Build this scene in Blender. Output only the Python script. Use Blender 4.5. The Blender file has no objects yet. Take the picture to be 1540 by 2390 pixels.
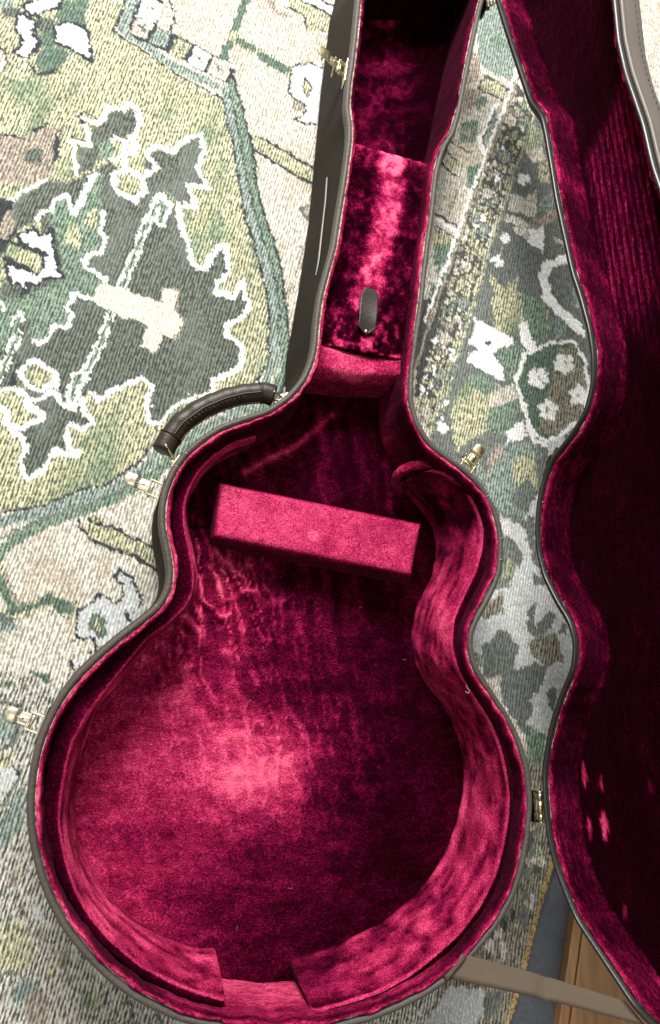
# Open guitar case with crimson velvet lining on a patterned rug, seen from above.
import bpy, math, random
import numpy as np
from mathutils import Matrix, Vector

# ------------------------------------------------------------------ measured plan data (metres; rug pattern in millimetres)
DATA = {
 'cam': (0.72021484375,0.7899999999999999,[[0.968474,0.0,0.249115],[-0.05767,0.972835,0.224203],[-0.242347,-0.231502,0.942165]]),
 'rim': [[0.3773,0.8395],[0.3641,0.7823],[0.3513,0.7234],[0.3408,0.6741],[0.3312,0.6403],[0.321,0.6243],[0.3146,0.6059],[0.3083,0.5809],[0.3018,0.53],[0.296,0.4935],[0.2902,0.4547],[0.2842,0.4077],[0.2761,0.3618],[0.2718,0.3321],[0.2694,0.2974],[0.2758,0.2727],[0.2892,0.2516],[0.3086,0.2393],[0.3308,0.2244],[0.3486,0.2064],[0.3605,0.1853],[0.3663,0.1613],[0.3659,0.1399],[0.3622,0.116],[0.3525,0.0949],[0.3373,0.0716],[0.3268,0.0538],[0.3259,0.0365],[0.3317,0.017],[0.3468,-0.0048],[0.3619,-0.0265],[0.3728,-0.0481],[0.3795,-0.0694],[0.3821,-0.0904],[0.3823,-0.1111],[0.3755,-0.1469],[0.3687,-0.1686],[0.3581,-0.1918],[0.3427,-0.212],[0.3267,-0.2276],[0.3086,-0.2426],[0.2885,-0.257],[0.2642,-0.2677],[0.2407,-0.2753],[0.2154,-0.2815],[0.1731,-0.2864],[0.1301,-0.2847],[0.0882,-0.2768],[0.0513,-0.2665],[0.0391,-0.2608],[0.0147,-0.2478],[-0.0078,-0.2314],[-0.0284,-0.2116],[-0.0452,-0.1922],[-0.0584,-0.1711],[-0.0676,-0.152],[-0.0754,-0.129],[-0.0799,-0.1098],[-0.0821,-0.0904],[-0.0818,-0.0669],[-0.0788,-0.045],[-0.0726,-0.0248],[-0.0641,-0.0063],[-0.0512,0.0127],[-0.0318,0.0332],[-0.0138,0.0499],[0.0028,0.0636],[0.0154,0.0753],[0.0213,0.0892],[0.0224,0.1031],[0.0186,0.1216],[0.013,0.1426],[0.0113,0.1616],[0.0132,0.1811],[0.0203,0.2025],[0.0311,0.2209],[0.0471,0.2375],[0.0659,0.252],[0.0903,0.2635],[0.1127,0.2731],[0.1329,0.2904],[0.147,0.3097],[0.1548,0.3301],[0.1581,0.3473],[0.1598,0.3733],[0.1638,0.4058],[0.1697,0.4303],[0.1789,0.468],[0.1846,0.5092],[0.1919,0.5583],[0.1974,0.6052],[0.1981,0.6254],[0.1947,0.6483],[0.197,0.6831],[0.2011,0.712],[0.205,0.7486],[0.2101,0.8047],[0.2125,0.8277],[0.2152,0.8492],[0.2283,0.8703],[0.2545,0.8859],[0.3014,0.8992],[0.3461,0.9095],[0.3755,0.9063],[0.3851,0.889],[0.3836,0.8608]],
 'lidframe': ([0.38604,-0.11127,0.1],[[-0.000124,1.0,0.0],[0.233445,2.9e-05,0.97237],[0.97237,0.000121,-0.233445]]),
 'lid': [[0.9492,0.012],[0.9013,0.0222],[0.8502,0.0337],[0.7966,0.0464],[0.7583,0.0555],[0.7263,0.0707],[0.7009,0.0741],[0.6599,0.0779],[0.6173,0.0813],[0.5712,0.0876],[0.5206,0.0948],[0.4916,0.102],[0.4525,0.1094],[0.4249,0.1113],[0.3998,0.1086],[0.375,0.0981],[0.3579,0.0784],[0.3401,0.0493],[0.3198,0.0348],[0.2979,0.0255],[0.2724,0.0203],[0.2462,0.0197],[0.2169,0.027],[0.1903,0.0417],[0.1697,0.0562],[0.1505,0.0607],[0.1297,0.0554],[0.1089,0.0404],[0.0853,0.0266],[0.0592,0.0157],[0.0331,0.0082],[0.0054,0.0066],[-0.0279,0.0092],[-0.051,0.0152],[-0.0723,0.0258],[-0.0942,0.0388],[-0.1457,0.0976],[-0.1565,0.1218],[-0.164,0.1454],[-0.1703,0.1707],[-0.1751,0.213],[-0.1734,0.256],[-0.1655,0.2979],[-0.1552,0.3348],[-0.1495,0.347],[-0.1365,0.3714],[-0.1201,0.3938],[-0.1003,0.4145],[-0.0809,0.4313],[-0.0598,0.4444],[-0.0407,0.4537],[-0.0177,0.4614],[0.0015,0.466],[0.0209,0.4681],[0.0444,0.4678],[0.0663,0.4649],[0.0865,0.4586],[0.1051,0.4501],[0.124,0.4373],[0.1445,0.4179],[0.1613,0.3998],[0.175,0.3832],[0.1866,0.3706],[0.2005,0.3647],[0.2144,0.3636],[0.2329,0.3674],[0.2539,0.3731],[0.2729,0.3747],[0.2924,0.3728],[0.3138,0.3658],[0.3322,0.3549],[0.3488,0.3389],[0.3633,0.3201],[0.3748,0.2957],[0.3844,0.2733],[0.4017,0.2531],[0.421,0.239],[0.4414,0.2312],[0.4586,0.2279],[0.4846,0.2261],[0.5171,0.2222],[0.5416,0.2162],[0.5758,0.2098],[0.6252,0.2049],[0.6914,0.1927],[0.7333,0.1886],[0.7783,0.1891],[0.9692,0.1891],[0.9892,0.1771],[0.9942,0.06],[0.9892,0.02],[0.9692,0.008]],
 'TL': [[0.1057,0.248,0.084],[0.0831,0.2394,0.084],[0.0636,0.2247,0.084],[0.0496,0.2081,0.084],[0.0429,0.1949,0.084],[0.0365,0.1768,0.084],[0.0358,0.1643,0.084],[0.0378,0.1472,0.084],[0.0434,0.1279,0.084],[0.0477,0.1088,0.084],[0.0485,0.0897,0.084],[0.0433,0.0754,0.084],[0.028,0.0588,0.084],[0.0085,0.0447,0.084],[-0.0218,0.0022,0.084],[-0.0392,-0.0236,0.084],[-0.05,-0.0466,0.084],[-0.0539,-0.0692,0.084],[-0.0559,-0.0935,0.084],[-0.0559,-0.1114,0.084],[-0.0488,-0.1393,0.084],[-0.0389,-0.165,0.084],[-0.0276,-0.1829,0.084],[-0.0102,-0.203,0.084],[0.0174,-0.2259,0.084],[0.0448,-0.2413,0.084],[0.066,-0.2507,0.084],[0.0905,-0.2589,0.084]],
 'FL': [[0.1041,0.2526,0.014],[0.089,0.2471,0.014],[0.0731,0.2358,0.014],[0.0574,0.2233,0.014],[0.0486,0.2101,0.014],[0.0415,0.1917,0.014],[0.0403,0.178,0.014],[0.043,0.1591,0.014],[0.0491,0.138,0.014],[0.0543,0.1183,0.014],[0.0559,0.0987,0.014],[0.0502,0.0817,0.014],[0.0334,0.0621,0.014],[0.0144,0.0455,0.014],[-0.0102,0.0096,0.014],[-0.0322,-0.0142,0.014],[-0.0427,-0.0468,0.014],[-0.048,-0.0764,0.014],[-0.048,-0.1121,0.014],[-0.0414,-0.1408,0.014],[-0.021,-0.1763,0.014],[0.0076,-0.2036,0.014],[0.0381,-0.2226,0.014],[0.0639,-0.2351,0.014],[0.0878,-0.2382,0.014]],
 'TR': [[0.292,0.2262,0.084],[0.312,0.2235,0.084],[0.3317,0.2095,0.084],[0.3438,0.1881,0.084],[0.35,0.1664,0.084],[0.3494,0.1555,0.084],[0.3472,0.1419,0.084],[0.3388,0.1175,0.084],[0.3234,0.0908,0.084],[0.3118,0.0673,0.084],[0.3089,0.042,0.084],[0.3147,0.0172,0.084],[0.3299,-0.0074,0.084],[0.3452,-0.0294,0.084],[0.355,-0.0512,0.084],[0.3612,-0.0752,0.084],[0.3642,-0.1034,0.084],[0.3614,-0.1264,0.084],[0.3545,-0.1511,0.084],[0.3452,-0.1752,0.084],[0.3283,-0.2004,0.084],[0.3068,-0.2224,0.084],[0.2813,-0.2392,0.084],[0.2565,-0.2536,0.084],[0.2277,-0.2651,0.084],[0.1998,-0.2705,0.084],[0.1659,-0.2751,0.084]],
 'FR': [[0.2756,0.2302,0.014],[0.286,0.2174,0.014],[0.3038,0.1992,0.014],[0.3124,0.179,0.014],[0.3201,0.1794,0.014],[0.3238,0.1533,0.014],[0.3166,0.1213,0.014],[0.2977,0.0897,0.014],[0.2895,0.0591,0.014],[0.2901,0.0293,0.014],[0.304,0.0053,0.014],[0.3209,-0.0133,0.014],[0.3345,-0.0397,0.014],[0.3437,-0.0659,0.014],[0.3469,-0.0916,0.014],[0.3436,-0.1143,0.014],[0.3348,-0.1389,0.014],[0.3269,-0.1582,0.014],[0.3063,-0.1884,0.014],[0.2839,-0.2059,0.014],[0.2567,-0.2249,0.014],[0.2278,-0.2364,0.014],[0.1946,-0.2451,0.014],[0.1561,-0.253,0.014]],
 'cradle': [[0.1668,0.3625,0.079],[0.2775,0.3538,0.079],[0.274,0.332,0.079],[0.1636,0.3273,0.079]],
 'panel': [[0.2053,0.6239,0.08],[0.3145,0.6111,0.08],[0.2794,0.3518,0.08],[0.1632,0.3604,0.08]],
 'tab': [[0.222,0.3763,0.083],[0.2273,0.4304,0.083]],
 'block': [[0.0713,0.2052,0.06],[0.2924,0.1742,0.06],[0.2786,0.1134,0.06],[0.0664,0.146,0.06]],
 'handle': [[0.0126,0.2229,0.088],[0.016,0.2319,0.088],[0.0273,0.252,0.088],[0.0475,0.2702,0.088],[0.0692,0.2825,0.088],[0.0887,0.2899,0.088],[0.1117,0.2944,0.088],[0.1216,0.2913,0.088]],
 'rings': [[0.0226,0.2165,0.085],[0.1274,0.2912,0.085]],
 'latch': [[0.1965,0.7082,0.088],[0.1539,0.7154,0.088],[0.0123,0.1837,0.088],[-0.0226,0.1954,0.088],[-0.0749,-0.0325,0.088],[-0.1061,-0.0208,0.088],[0.3332,0.232,0.088],[0.3529,0.2609,0.088]],
 'catch': [[0.4337,0.2508,0.1]],
 'hinges': [[0.3891,-0.0987,0.1],[0.3886,-0.1277,0.1],[0.3898,0.8784,0.1],[0.3901,0.8461,0.1]],
 'strap': [[0.3066,-0.2414,0.1],[0.2869,-0.2593,0.1],[0.4068,-0.2518,0.1864],[0.4114,-0.2634,0.2054]],
 'strip': [[0.1886,0.5877,0.058],[0.1713,0.4495,0.058]],
 'edge': [[0.4557,-0.1837,0.0],[0.3896,-0.3376,0.0]],
 'wood': [[0.474,-0.2452,-0.006],[0.4475,-0.3455,-0.006]],
 'ribs': [[0.6624,0.0831],[0.734,0.143],[0.4183,0.1636],[0.6662,0.1701]],
 'lidpatch': [[0.0291,0.0328],[0.0243,0.0522],[-0.0132,0.0511],[-0.0203,0.0338],[-0.0835,0.0674],[0.0256,0.1042]],
 'floorpt': [[0.1357,-0.0823],[0.1624,-0.0501],[0.0596,0.1014],[-0.047,-0.1253],[0.3776,-0.0666],[0.0498,-0.2277],[0.1645,0.2753],[0.2026,0.3059],[0.1033,0.2295],[0.1769,0.1605]],
 'thread': [[0.3226,0.0024,0.086],[0.3238,-0.0012,0.086],[0.3265,-0.0024,0.086],[0.3241,-0.0061,0.086],[0.3215,-0.0037,0.086]],
 'nicks': [[0.3643,0.1515],[0.3635,0.1292],[0.0248,0.2061],[0.0294,0.062],[0.3363,0.1892],[0.0336,0.2193]],
 'bottom': [[0.2209,1.0141],[0.2081,0.9036],[0.1994,0.8601],[0.1878,0.7465],[0.1809,0.6548],[0.1732,0.5532],[0.161,0.4564],[0.1526,0.4],[0.1439,0.3454],[0.1362,0.32]],
 'roll': [[0.3027,0.2344,0.076],[0.2797,0.2349,0.072],[0.2637,0.2276,0.062],[0.2654,0.2196,0.045],[0.2778,0.2133,0.028]],
}
RUG_PATTERN = (
    'pK,0,-68,996,-60,838,-72,786,4,744,64,718,72,683,82,643,87,610,98,552,114,502,126,457,129,405,128,369,111,333,81,305,42,284,7,262,-18,228,-40,211,-68,'
    '201,-95,187,-116,178,-143,174,-277,163,-375,894;sG,12.3,72,750,84,710,97,655,104,607,116,563,128,526,137,489,145,452,148,408,149,362,129,316,92,287,54'
    ',265,23,242,-2,216,-33,195,-67,180,-99,165,-130,144,-139,133,-160,108;sB,11.3,-54,918,-52,840,-62,792,4,753,64,733,70,716,80,676,90,629,95,591,108,546'
    ',122,502,132,465,136,406,135,367,117,324,86,297,48,274,14,253,-13,221,-38,203,-68,192,-95,179,-121,170,-142,163,-210,154;sN,3.1,-68,996,-60,838,-72,78'
    '6,4,744,64,718,72,683,82,643,87,610,98,552,114,502,126,457,129,405,128,369,111,333,81,305,42,284,7,262,-18,228,-40,211,-68,201,-95,187,-116,178,-143,1'
    '74,-277,163;sN,3.7,74,766,84,727,94,690,100,672,108,624,113,586,128,542,142,500,151,426,155,363,133,311;sN,2.2,66,741,79,706,88,664,96,619,103,585,115'
    ',545,129,503,139,464,142,406;sS,2,-8,225,-30,200,-64,187,-95,173,-123,158,-141,147;sB,3.4,-143,167,-115,176,-84,187;sN,30.3,-22,896,-32,838,-39,797,2,'
    '785,62,760;pW,0,-38,849,-15,842,-23,811,-47,818;sS,2.5,-35,833,-28,833,-28,827;pC,0,-45,816,-27,810,-33,786,-51,791;sS,2.2,-43,804,-35,797;sS,1.9,-36,'
    '806,-42,796;pB,0,-21,807,-2,802,-9,778,-28,783;sS,2.2,-19,796,-11,789;sS,1.9,-12,798,-18,788;pK,0,3,796,22,791,15,767,-4,772;sS,2.2,5,785,13,778;sS,1.'
    '9,12,787,6,777;pW,0,27,788,47,782,39,756,19,762;sS,2.2,29,775,37,768;sS,1.9,36,777,30,767;pC,0,52,782,74,776,65,747,43,753;sS,2.3,55,768,62,761;sS,1.9'
    ',61,770,55,760;pC,0,-28,887,-5,881,-13,850,-36,856;sS,2.2,-25,872,-17,865;sS,1.9,-18,874,-23,864;pB,0,-21,921,2,915,-6,884,-29,890;sS,2.3,-18,906,-10,'
    '898;sS,1.9,-11,908,-16,897;sN,2.9,-5,801,20,794,46,783,75,775;sN,3.2,-13,867,0,831,-5,799;sg,10.1,97,906,89,879,63,781;sK,17.4,75,816,146,781;sg,10,82'
    ',810,100,806;sg,13.5,112,795,143,783;sP,9,121,888,126,871,145,870;pC,0,-2,872,76,894,61,800,44,792,19,794,1,802;pK,0,146,914,171,906,206,881,198,859,1'
    '71,848,166,873,146,878;sN,3.5,143,883,166,876,171,855;sS,3.2,185,861,199,857;sN,20.9,155,914,171,906,212,892;sW,11.8,155,914,171,906,214,891;pw,0,149,'
    '770,152,787,161,796,175,803,192,797,198,831,209,828,193,712,174,705,156,709,169,721,169,733,151,743,148,756;sN,2.7,149,770,152,787,161,796,175,803,192'
    ',797,198,831,209,828,193,712,174,705,156,709,169,721,169,733,151,743,148,756,149,770;pP,0,153,740,168,733,166,724,154,721;pK,0,170,777,177,764,175,748'
    ',171,749,167,766;sN,3.1,170,777,177,764,175,748,171,749,167,766,170,777;sN,4.2,100,669,109,672;pK,0,103,669,112,673,185,639,189,615,161,625,105,654;sN'
    ',4.3,111,674,148,658,185,639,206,629;sN,4.6,105,655,132,640,161,626,183,617,203,610;pS,0,160,579,175,589,176,562,168,574;pP,0,170,582,178,587,177,566;'
    'sP,2.5,168,526,161,485,149,452;pS,0,-202,788,-184,793,-177,783,-184,777,-201,775;pS,0,-163,787,-141,786,-139,762,-152,762,-159,767;pg,0,-158,760,-139,'
    '765,-135,746,-120,742,-130,716,-146,708,-157,718,-149,741;pg,0,-136,810,-105,832,-102,816,-103,783,-131,787,-141,786;sK,5.9,-102,826,-103,774;pB,0,-21'
    '6,804,-188,812,-190,791,-202,786,-215,785;pW,0,-179,796,-160,815,-136,822,-136,806,-152,795,-160,785,-171,788;sN,4.6,-179,796,-160,815,-136,822,-136,8'
    '06,-152,795,-160,785,-171,788,-179,796;pW,0,-183,780,-173,784,-163,777,-162,759,-155,751,-156,741,-165,726,-174,724,-182,728,-174,737,-176,751,-182,76'
    '0;sN,4.5,-183,780,-173,784,-163,777,-162,759,-155,751,-156,741,-165,726,-174,724,-182,728,-174,737,-176,751,-182,760,-183,780;pW,0,-141,775,-130,786,-'
    '117,786,-101,780,-98,759,-93,737,-109,741,-122,750,-137,754;sN,4.1,-141,775,-130,786,-117,786,-101,780,-98,759,-93,737,-109,741,-122,750,-137,754,-141'
    ',775;sN,5.1,-161,711,-151,703,-132,714;sN,3.8,-202,729,-191,731,-190,703,-198,692;pC,0,-204,726,-191,719,-191,700,-200,691;pP,0,-193,613,-164,613,-138'
    ',632,-119,639,-122,619,-121,594,-126,563,-186,549;sN,3.7,-190,612,-175,615,-161,613;sN,3.8,-136,639,-150,625;sN,4.4,-119,639,-126,624,-124,604,-125,59'
    '0;pS,0,-156,599,-148,605,-138,601,-139,586,-152,582,-158,588;pP,0,-181,518,-165,523,-151,523,-159,498,-165,472,-176,462;sW,4.3,-177,521,-155,544,-130,'
    '565;sN,2.6,-173,515,-149,540,-126,562;pN,0,-185,534,-154,531,-148,521,-157,496,-161,478,-165,472,-171,463,-178,461;pP,0,-173,505,-163,525,-152,523,-16'
    '0,498,-166,483,-173,482;pS,0,-73,661,-65,672,-53,674,-45,682,-38,673,-37,659,-44,638,-54,623,-60,628,-74,616,-85,586,-98,578,-100,614,-87,618,-89,643,'
    '-80,646;pS,0,-25,624,-10,631,6,624,14,638,26,652,38,657,41,637,34,612,47,591,24,589,34,564,18,562,5,574,-9,569,-21,552,-32,539,-49,511,-65,536,-62,564'
    ',-33,556,-22,583;pS,0,-101,570,-64,604,-43,588,-20,559,-5,575,20,541,22,527,29,515,35,490,39,480,51,477,56,493,61,504,74,515,78,496,79,478,67,463,65,4'
    '51,88,447,93,465,98,471,100,449,106,442,103,431,94,421,81,411,80,396,95,389,99,379,94,358,78,345,64,340,66,325,66,325,44,317,25,304,10,284,0,283,-4,29'
    '3,-4,312,-1,326,-13,334,-30,323,-46,314,-57,305,-65,312,-80,290,-117,284,-170,303,-179,392,-146,472,-110,542;pS,0,-113,563,-63,584,-37,541,-47,484,-84'
    ',483,-136,510;pS,0,-165,528,-130,562,-103,567,-104,549,-121,540,-137,508,-157,496;pK,0,-163,307,-131,310,-119,272,-142,265,-142,255,-157,253;pK,0,-67,'
    '303,-46,313,-13,330,-3,293,-3,275,-36,239,-71,233,-83,247,-80,268,-59,277,-70,287;pS,0,-125,297,-116,299,-102,308,-92,295,-82,291,-74,302,-70,287,-59,'
    '279,-71,270,-83,274,-87,267,-83,247,-73,244,-72,239,-83,240,-94,244,-100,233,-106,220,-112,215,-120,209,-127,219,-128,230,-124,245,-131,254,-141,261,-'
    '142,266,-130,263,-126,269,-112,278,-112,283,-123,292;sW,5.5,-125,297,-116,299,-102,308,-92,295,-82,291,-74,302,-70,287,-59,279,-71,270,-83,274,-87,267'
    ',-83,247,-73,244,-72,239,-83,240,-94,244,-100,233,-106,220,-112,215,-120,209,-127,219,-128,230,-124,245,-131,254,-141,261,-142,266,-130,263,-126,269,-'
    '112,278,-112,283,-123,292,-125,297;sW,6,20,541,22,527,29,515,35,490,39,480,51,477,56,493,61,504,74,515,78,496,79,478,67,463,65,451,88,447,93,465,98,47'
    '1,100,449,106,442,103,431,94,421,81,411,80,396,95,389,99,379,94,358,78,345,64,340,66,325;sW,5.3,66,325,44,317,25,304,10,284,0,283,-4,293,-4,312,-1,326'
    ',-13,334,-30,323,-46,314,-57,305,-65,312;sW,5.2,-160,302,-143,308,-130,302,-126,286,-112,283,-116,275,-130,265,-146,269;sW,6.8,-158,286,-147,284,-148,'
    '272;sW,6,-104,658,-97,654,-81,651,-73,667,-70,676,-54,676,-46,687,-37,681,-34,663,-39,645,-43,638,-36,630,-37,621,-52,616,-47,604,-46,588;sW,5.1,-94,6'
    '46,-88,621,-97,619,-114,622;sW,4.1,-106,614,-99,577;sN,2.6,-105,657,-99,647,-103,659,-93,663,-81,657;sN,2.5,-112,627,-92,625;sN,2.5,-123,618,-123,594;'
    'sW,5.9,-25,624,-8,636,6,628,14,640,26,655,40,661,44,638,37,612,51,588,27,588,37,560,16,557;sW,5.3,-25,624,-10,603,-25,591;sW,5.8,16,557,20,541,22,527;'
    'pG,0,-126,513,-121,540,-107,550,-100,528,-93,559,-84,580,-68,583,-75,555,-67,541,-73,512,-68,508,-67,485,-82,462,-63,451,-67,425,-91,430,-96,411,-91,4'
    '02,-96,381,-108,389,-114,370,-129,362,-134,369,-131,393,-142,390,-149,352,-167,349,-173,410,-146,414,-110,437,-103,445,-112,486,-118,508;pK,0,-104,517'
    ',-89,505,-89,484,-107,487;pK,0,-85,529,-74,540,-74,512,-87,514;sW,4.8,-138,511,-132,526,-124,525,-121,540,-107,549,-103,532;sW,4.8,-66,534,-69,508,-62'
    ',503,-66,482,-81,474,-83,462,-60,450,-65,422,-92,427,-96,411,-92,402,-95,384,-108,386,-114,369,-128,362;sW,4.1,-171,410,-161,405,-162,395;sW,3.3,-152,'
    '380,-144,398,-141,387;pW,0,-155,488,-151,494,-138,501,-134,491,-123,496,-118,503,-120,488,-115,474,-110,455,-101,444,-118,443,-131,432,-138,433,-143,4'
    '15,-148,433,-155,429,-164,446,-162,454,-146,448,-131,446,-125,459,-126,471,-137,475,-153,480;sN,4.2,-155,488,-151,494,-138,501,-134,491,-123,496,-118,'
    '503,-120,488,-115,474,-110,455,-101,444,-118,443,-131,432,-138,433,-143,415,-148,433,-155,429,-164,446,-162,454,-146,448,-131,446,-125,459,-126,471,-1'
    '37,475,-153,480,-155,488;pK,0,-163,475,-126,467,-130,448,-164,460;sN,5.2,-162,479,-143,476,-126,468;sN,5.1,-166,459,-149,452,-132,446;sW,10.6,-5,565,-'
    '18,526,-31,478,-40,445;sW,9.9,-51,407,-61,362,-74,331,-85,298;sW,9.3,-144,373,-154,334,-163,304;sG,5.6,-5,565,-18,526,-31,478,-40,445;sG,5.2,-51,407,-'
    '61,362,-74,331,-85,298;sG,4.9,-144,373,-154,334,-163,304;sW,7.7,-80,581,-91,549,-98,528;pG,0,-6,567,8,558,1,527,-17,535,-14,555;sW,4.8,-6,567,8,558,1,'
    '527,-17,535,-14,555,-6,567;sW,3.8,-5,551,-8,533;pG,0,-85,335,-74,334,-66,328,-77,320,-82,297,-89,303;sW,3,-85,335,-74,334,-66,328,-77,320,-82,297,-89,'
    '303,-85,335;sW,3.8,-75,326,-71,331;pc,0,-65,443,-35,439,-12,433,4,429,4,448,23,447,20,422,29,409,21,384,8,389,1,366,-16,372,-10,399,-42,407,-71,420;sP'
    ',2.8,4,448,23,447,20,422,29,409,21,384;sg,1.9,-70,419,-42,406,-10,397;pK,0,-59,585,-43,596,-28,588,-23,569,-33,553,-57,567;sW,6.1,-59,585,-43,596,-28,'
    '588,-23,569,-33,553,-57,567,-59,585;pK,0,-62,636,-48,634,-49,615,-60,605,-70,615;sW,5.2,-62,636,-48,634,-49,615,-60,605,-70,615,-62,636;pG,0,-80,624,-'
    '67,635,-60,622,-68,602,-79,609;pK,0,-139,329,-124,341,-105,333,-101,317,-118,308,-131,313;sW,5.8,-139,329,-124,341,-105,333,-101,317,-118,308,-131,313'
    ',-139,329;pN,0,-150,310,-144,326,-139,311;sK,11.7,-140,116,-129,91,-121,76,-110,75,-97,81,-87,88,-64,80;sg,8,-139,109,-130,89,-121,76,-110,75,-97,81,-'
    '87,87,-66,78;pg,0,-89,90,-64,82,-67,70,-83,77;sP,3.3,-132,111,-124,92,-118,81,-108,81;sK,2.8,-134,75,-120,67,-106,74,-92,77,-69,67;pS,0,-135,71,-119,6'
    '8,-123,62,-135,62;pB,0,-134,60,-117,65,-115,56,-133,49;pK,0,-61,165,-40,167,9,145,16,120,-35,144,-57,154;pK,0,-56,177,-44,174,-40,166,-61,162;sN,3.8,-'
    '57,170,-40,165,-16,156,9,145,21,139;sN,3.8,-66,169,-63,161,-57,152,-36,143,-12,136,16,119,25,114;pw,0,-24,119,-11,114,-6,102,0,95,0,79,-14,70,-5,66,-2'
    '4,53,-39,45,-57,49,-62,61,-61,75,-43,89,-38,93,-25,86,-19,89,-18,102,-25,111;sN,3,-24,119,-11,114,-6,102,0,95,0,79,-14,70,-5,66,-24,53,-39,45,-57,49,-'
    '62,61,-61,75,-43,89,-38,93,-25,86,-19,89,-18,102,-25,111,-24,119;pK,0,-44,72,-39,73,-35,63,-33,53,-38,50,-46,59;sg,5.3,-44,72,-39,73,-35,63,-33,53,-38'
    ',50,-46,59,-44,72;pw,0,-3,79,8,84,-8,60,-40,39,-39,46,-14,69;sN,3,-13,76,-11,69,-6,68;sN,2.9,-45,34,-39,42;sN,2.8,-64,25,-61,19,-56,18;sN,1.9,-68,42,-'
    '61,50;pw,0,-61,23,-53,28,-51,21,-57,19;sg,2.7,-129,2,-114,0,-102,-6;pK,0,-98,14,-87,11,-87,-2,-100,-5;sg,4.1,-98,14,-87,11,-87,-2,-100,-5,-98,14;pK,0,'
    '-128,-1,-105,-5,-101,-14,-127,-14;sP,2.3,-97,14,-103,3;sg,3.2,-83,10,-85,-5;pQ,0,-196,34,-191,29,-189,20,-183,40,-181,31,-174,6,-170,11,-168,17,-160,1'
    '6,-157,20,-156,14,-149,11,-150,25,-141,6,-135,10,-131,10,-129,20,-123,17,-122,2,-120,27,-112,-2,-110,9,-105,12,-100,17,-94,9,-89,6,-83,1,-84,7,-75,1,-'
    '72,0,-71,6,-64,3,-64,21,-52,2,-51,29,-54,13,-51,12,-54,-12,-55,-8,-53,-16,-50,-26,-51,-18,-57,-16,-57,-30,-56,-21,-56,-39,-56,-25,-56,-37,-59,-60,-61,'
    '-50,-62,-60,-64,-61,-65,-77,-67,-64,-71,-62,-70,-89,-75,-79,-74,-79,-76,-70,-79,-93,-79,-97,-81,-102,-80,-107,-87,-89,-79,-113,-82,-104,-80,-119,-80,-'
    '115,-77,-120,-77,-121,-76,-140,-71,-138,-74,-134,-71,-153,-70,-138,-69,-157,-68,-150,-65,-169,-65,-174,-62,-162,-61,-182,-63,-166,-60,-179,-55,-192,-5'
    '8,-176,-53,-199,-54,-203,-54,-186,-52,-210,-51,-201,-49,-207,-48,-225,-45,-202,-41,-232,-41,-222,-43,-240,-39,-239,-39,-240,-37,-232,-36,-232,-30,-245'
    ',-28,-254,-20,-259,-16,-262,-14,-264,-11,-240,-10,-247,-4,-264,1,-259,2,-267,7,-259,11,-268,11,-266,18,-274,21,-266,26,-290,25,-290,32,-287,32,-272,37'
    ',-281,41,-288,42,-300,45,-282,49,-286,58,-314,58,-290,61,-299,66,-303,69,-312,71,-303,76,-303,80,-323,81,-307,88,-318,90,-332,95,-335,97,-327,103,-331'
    ',107,-329,108,-329,115,-331,117,-317,125,-328,126,-342,133,-341,135,-322,141,-317,146,-333,149,-336,153,-334,157,-315,159,-312,163,-334,167,-314,172,-'
    '337,181,-311,185,-314,190,-330,192,-338,194,-333,201,-332,203,-330,212,-331,213,-310,221,-325,222,-314,228,-313,231,-327,235,-314,240,-312,244,-303,24'
    '8,-329,250,-320,258,-317,261,-315,266,-308,267,-319,276,-293,278,-317,284,-301,286,-292,292,-291,294,-293,303,-304,306,-290,311,-292,312,-296,315,-282'
    ',322,-289,326,-278,333,-282,340,-274,341,-284,347,-282,350,-292,356,-279,358,-290,361,-290,356,-285,358,-282,359,-301,353,-310,353,-293,355,-297,355,-'
    '323,355,-307,351,-313,347,-330,353,-314,348,-324,349,-338,347,-323,347,-341,347,-338,344,-365,342,-356,345,-352,346,-351,339,-378,340,-384,342,-383,34'
    '2,-372,337,-382,333,-370,326,-391,319,-377,315,-376,312,-382,305,-377,303,-379,300,-365,290,-379,285,-387,285,-369,279,-376,273,-377,267,-367,266,-359'
    ',260,-379,254,-379,250,-364,243,-381,240,-370,236,-378,232,-365,229,-371,225,-365,217,-357,212,-356,211,-376,203,-358,202,-365,198,-376,190,-369,186,-'
    '363,183,-367,177,-357,172,-373,172,-374,165,-378,162,-366,160,-368,151,-369,148,-374,145,-366,141,-349,135,-367,131,-363,127,-353,122,-348,118,-365,11'
    '7,-363,108,-371,107,-369,100,-347,95,-352,96,-361,91,-354,83,-364,82,-369,78,-370,72,-364,71,-366,64,-367,60,-364,53,-345,50,-344,48,-347,45,-361,41,-'
    '353,36,-350,32,-362,30,-346,24,-360,20,-350,15,-356,10,-339,7,-361,3,-351,-2,-344,-5,-349,-10,-339,-12,-342,-18,-339,-20,-350,-25,-356,-27,-348,-29,-3'
    '37,-37,-342,-40,-349,-42,-352,-49,-339,-50,-355,-53,-356,-57,-360,-63,-341,-63,-356,-71,-343,-69,-352,-78,-349,-83,-334,-86,-337,-87,-334,-91,-356,-93'
    ',-358,-95,-353,-103,-356,-105,-339,-109,-356,-111,-339,-117,-333,-119,-339,-123,-354,-125,-349,-129,-351,-133,-353,-139,-340,-140,-349,-147,-335,-147,'
    '-347,-151,-346,-157,-340,-160,-346,-161,-340,-167,-344,-168,-333,-170,-343,-172,-346,-171,-343,-174,-325,-175,-315,-174,-334,-175,-321,-175,-305,-177,'
    '-305,-175,-300,-177,-308,-173,-295,-176,-291,-174,-293,-174,-295,-177,-289,-179,-276,-177,-290,-176,-265,-176,-267,-178,-260,-176,-260,-176,-267,-175,'
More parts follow.
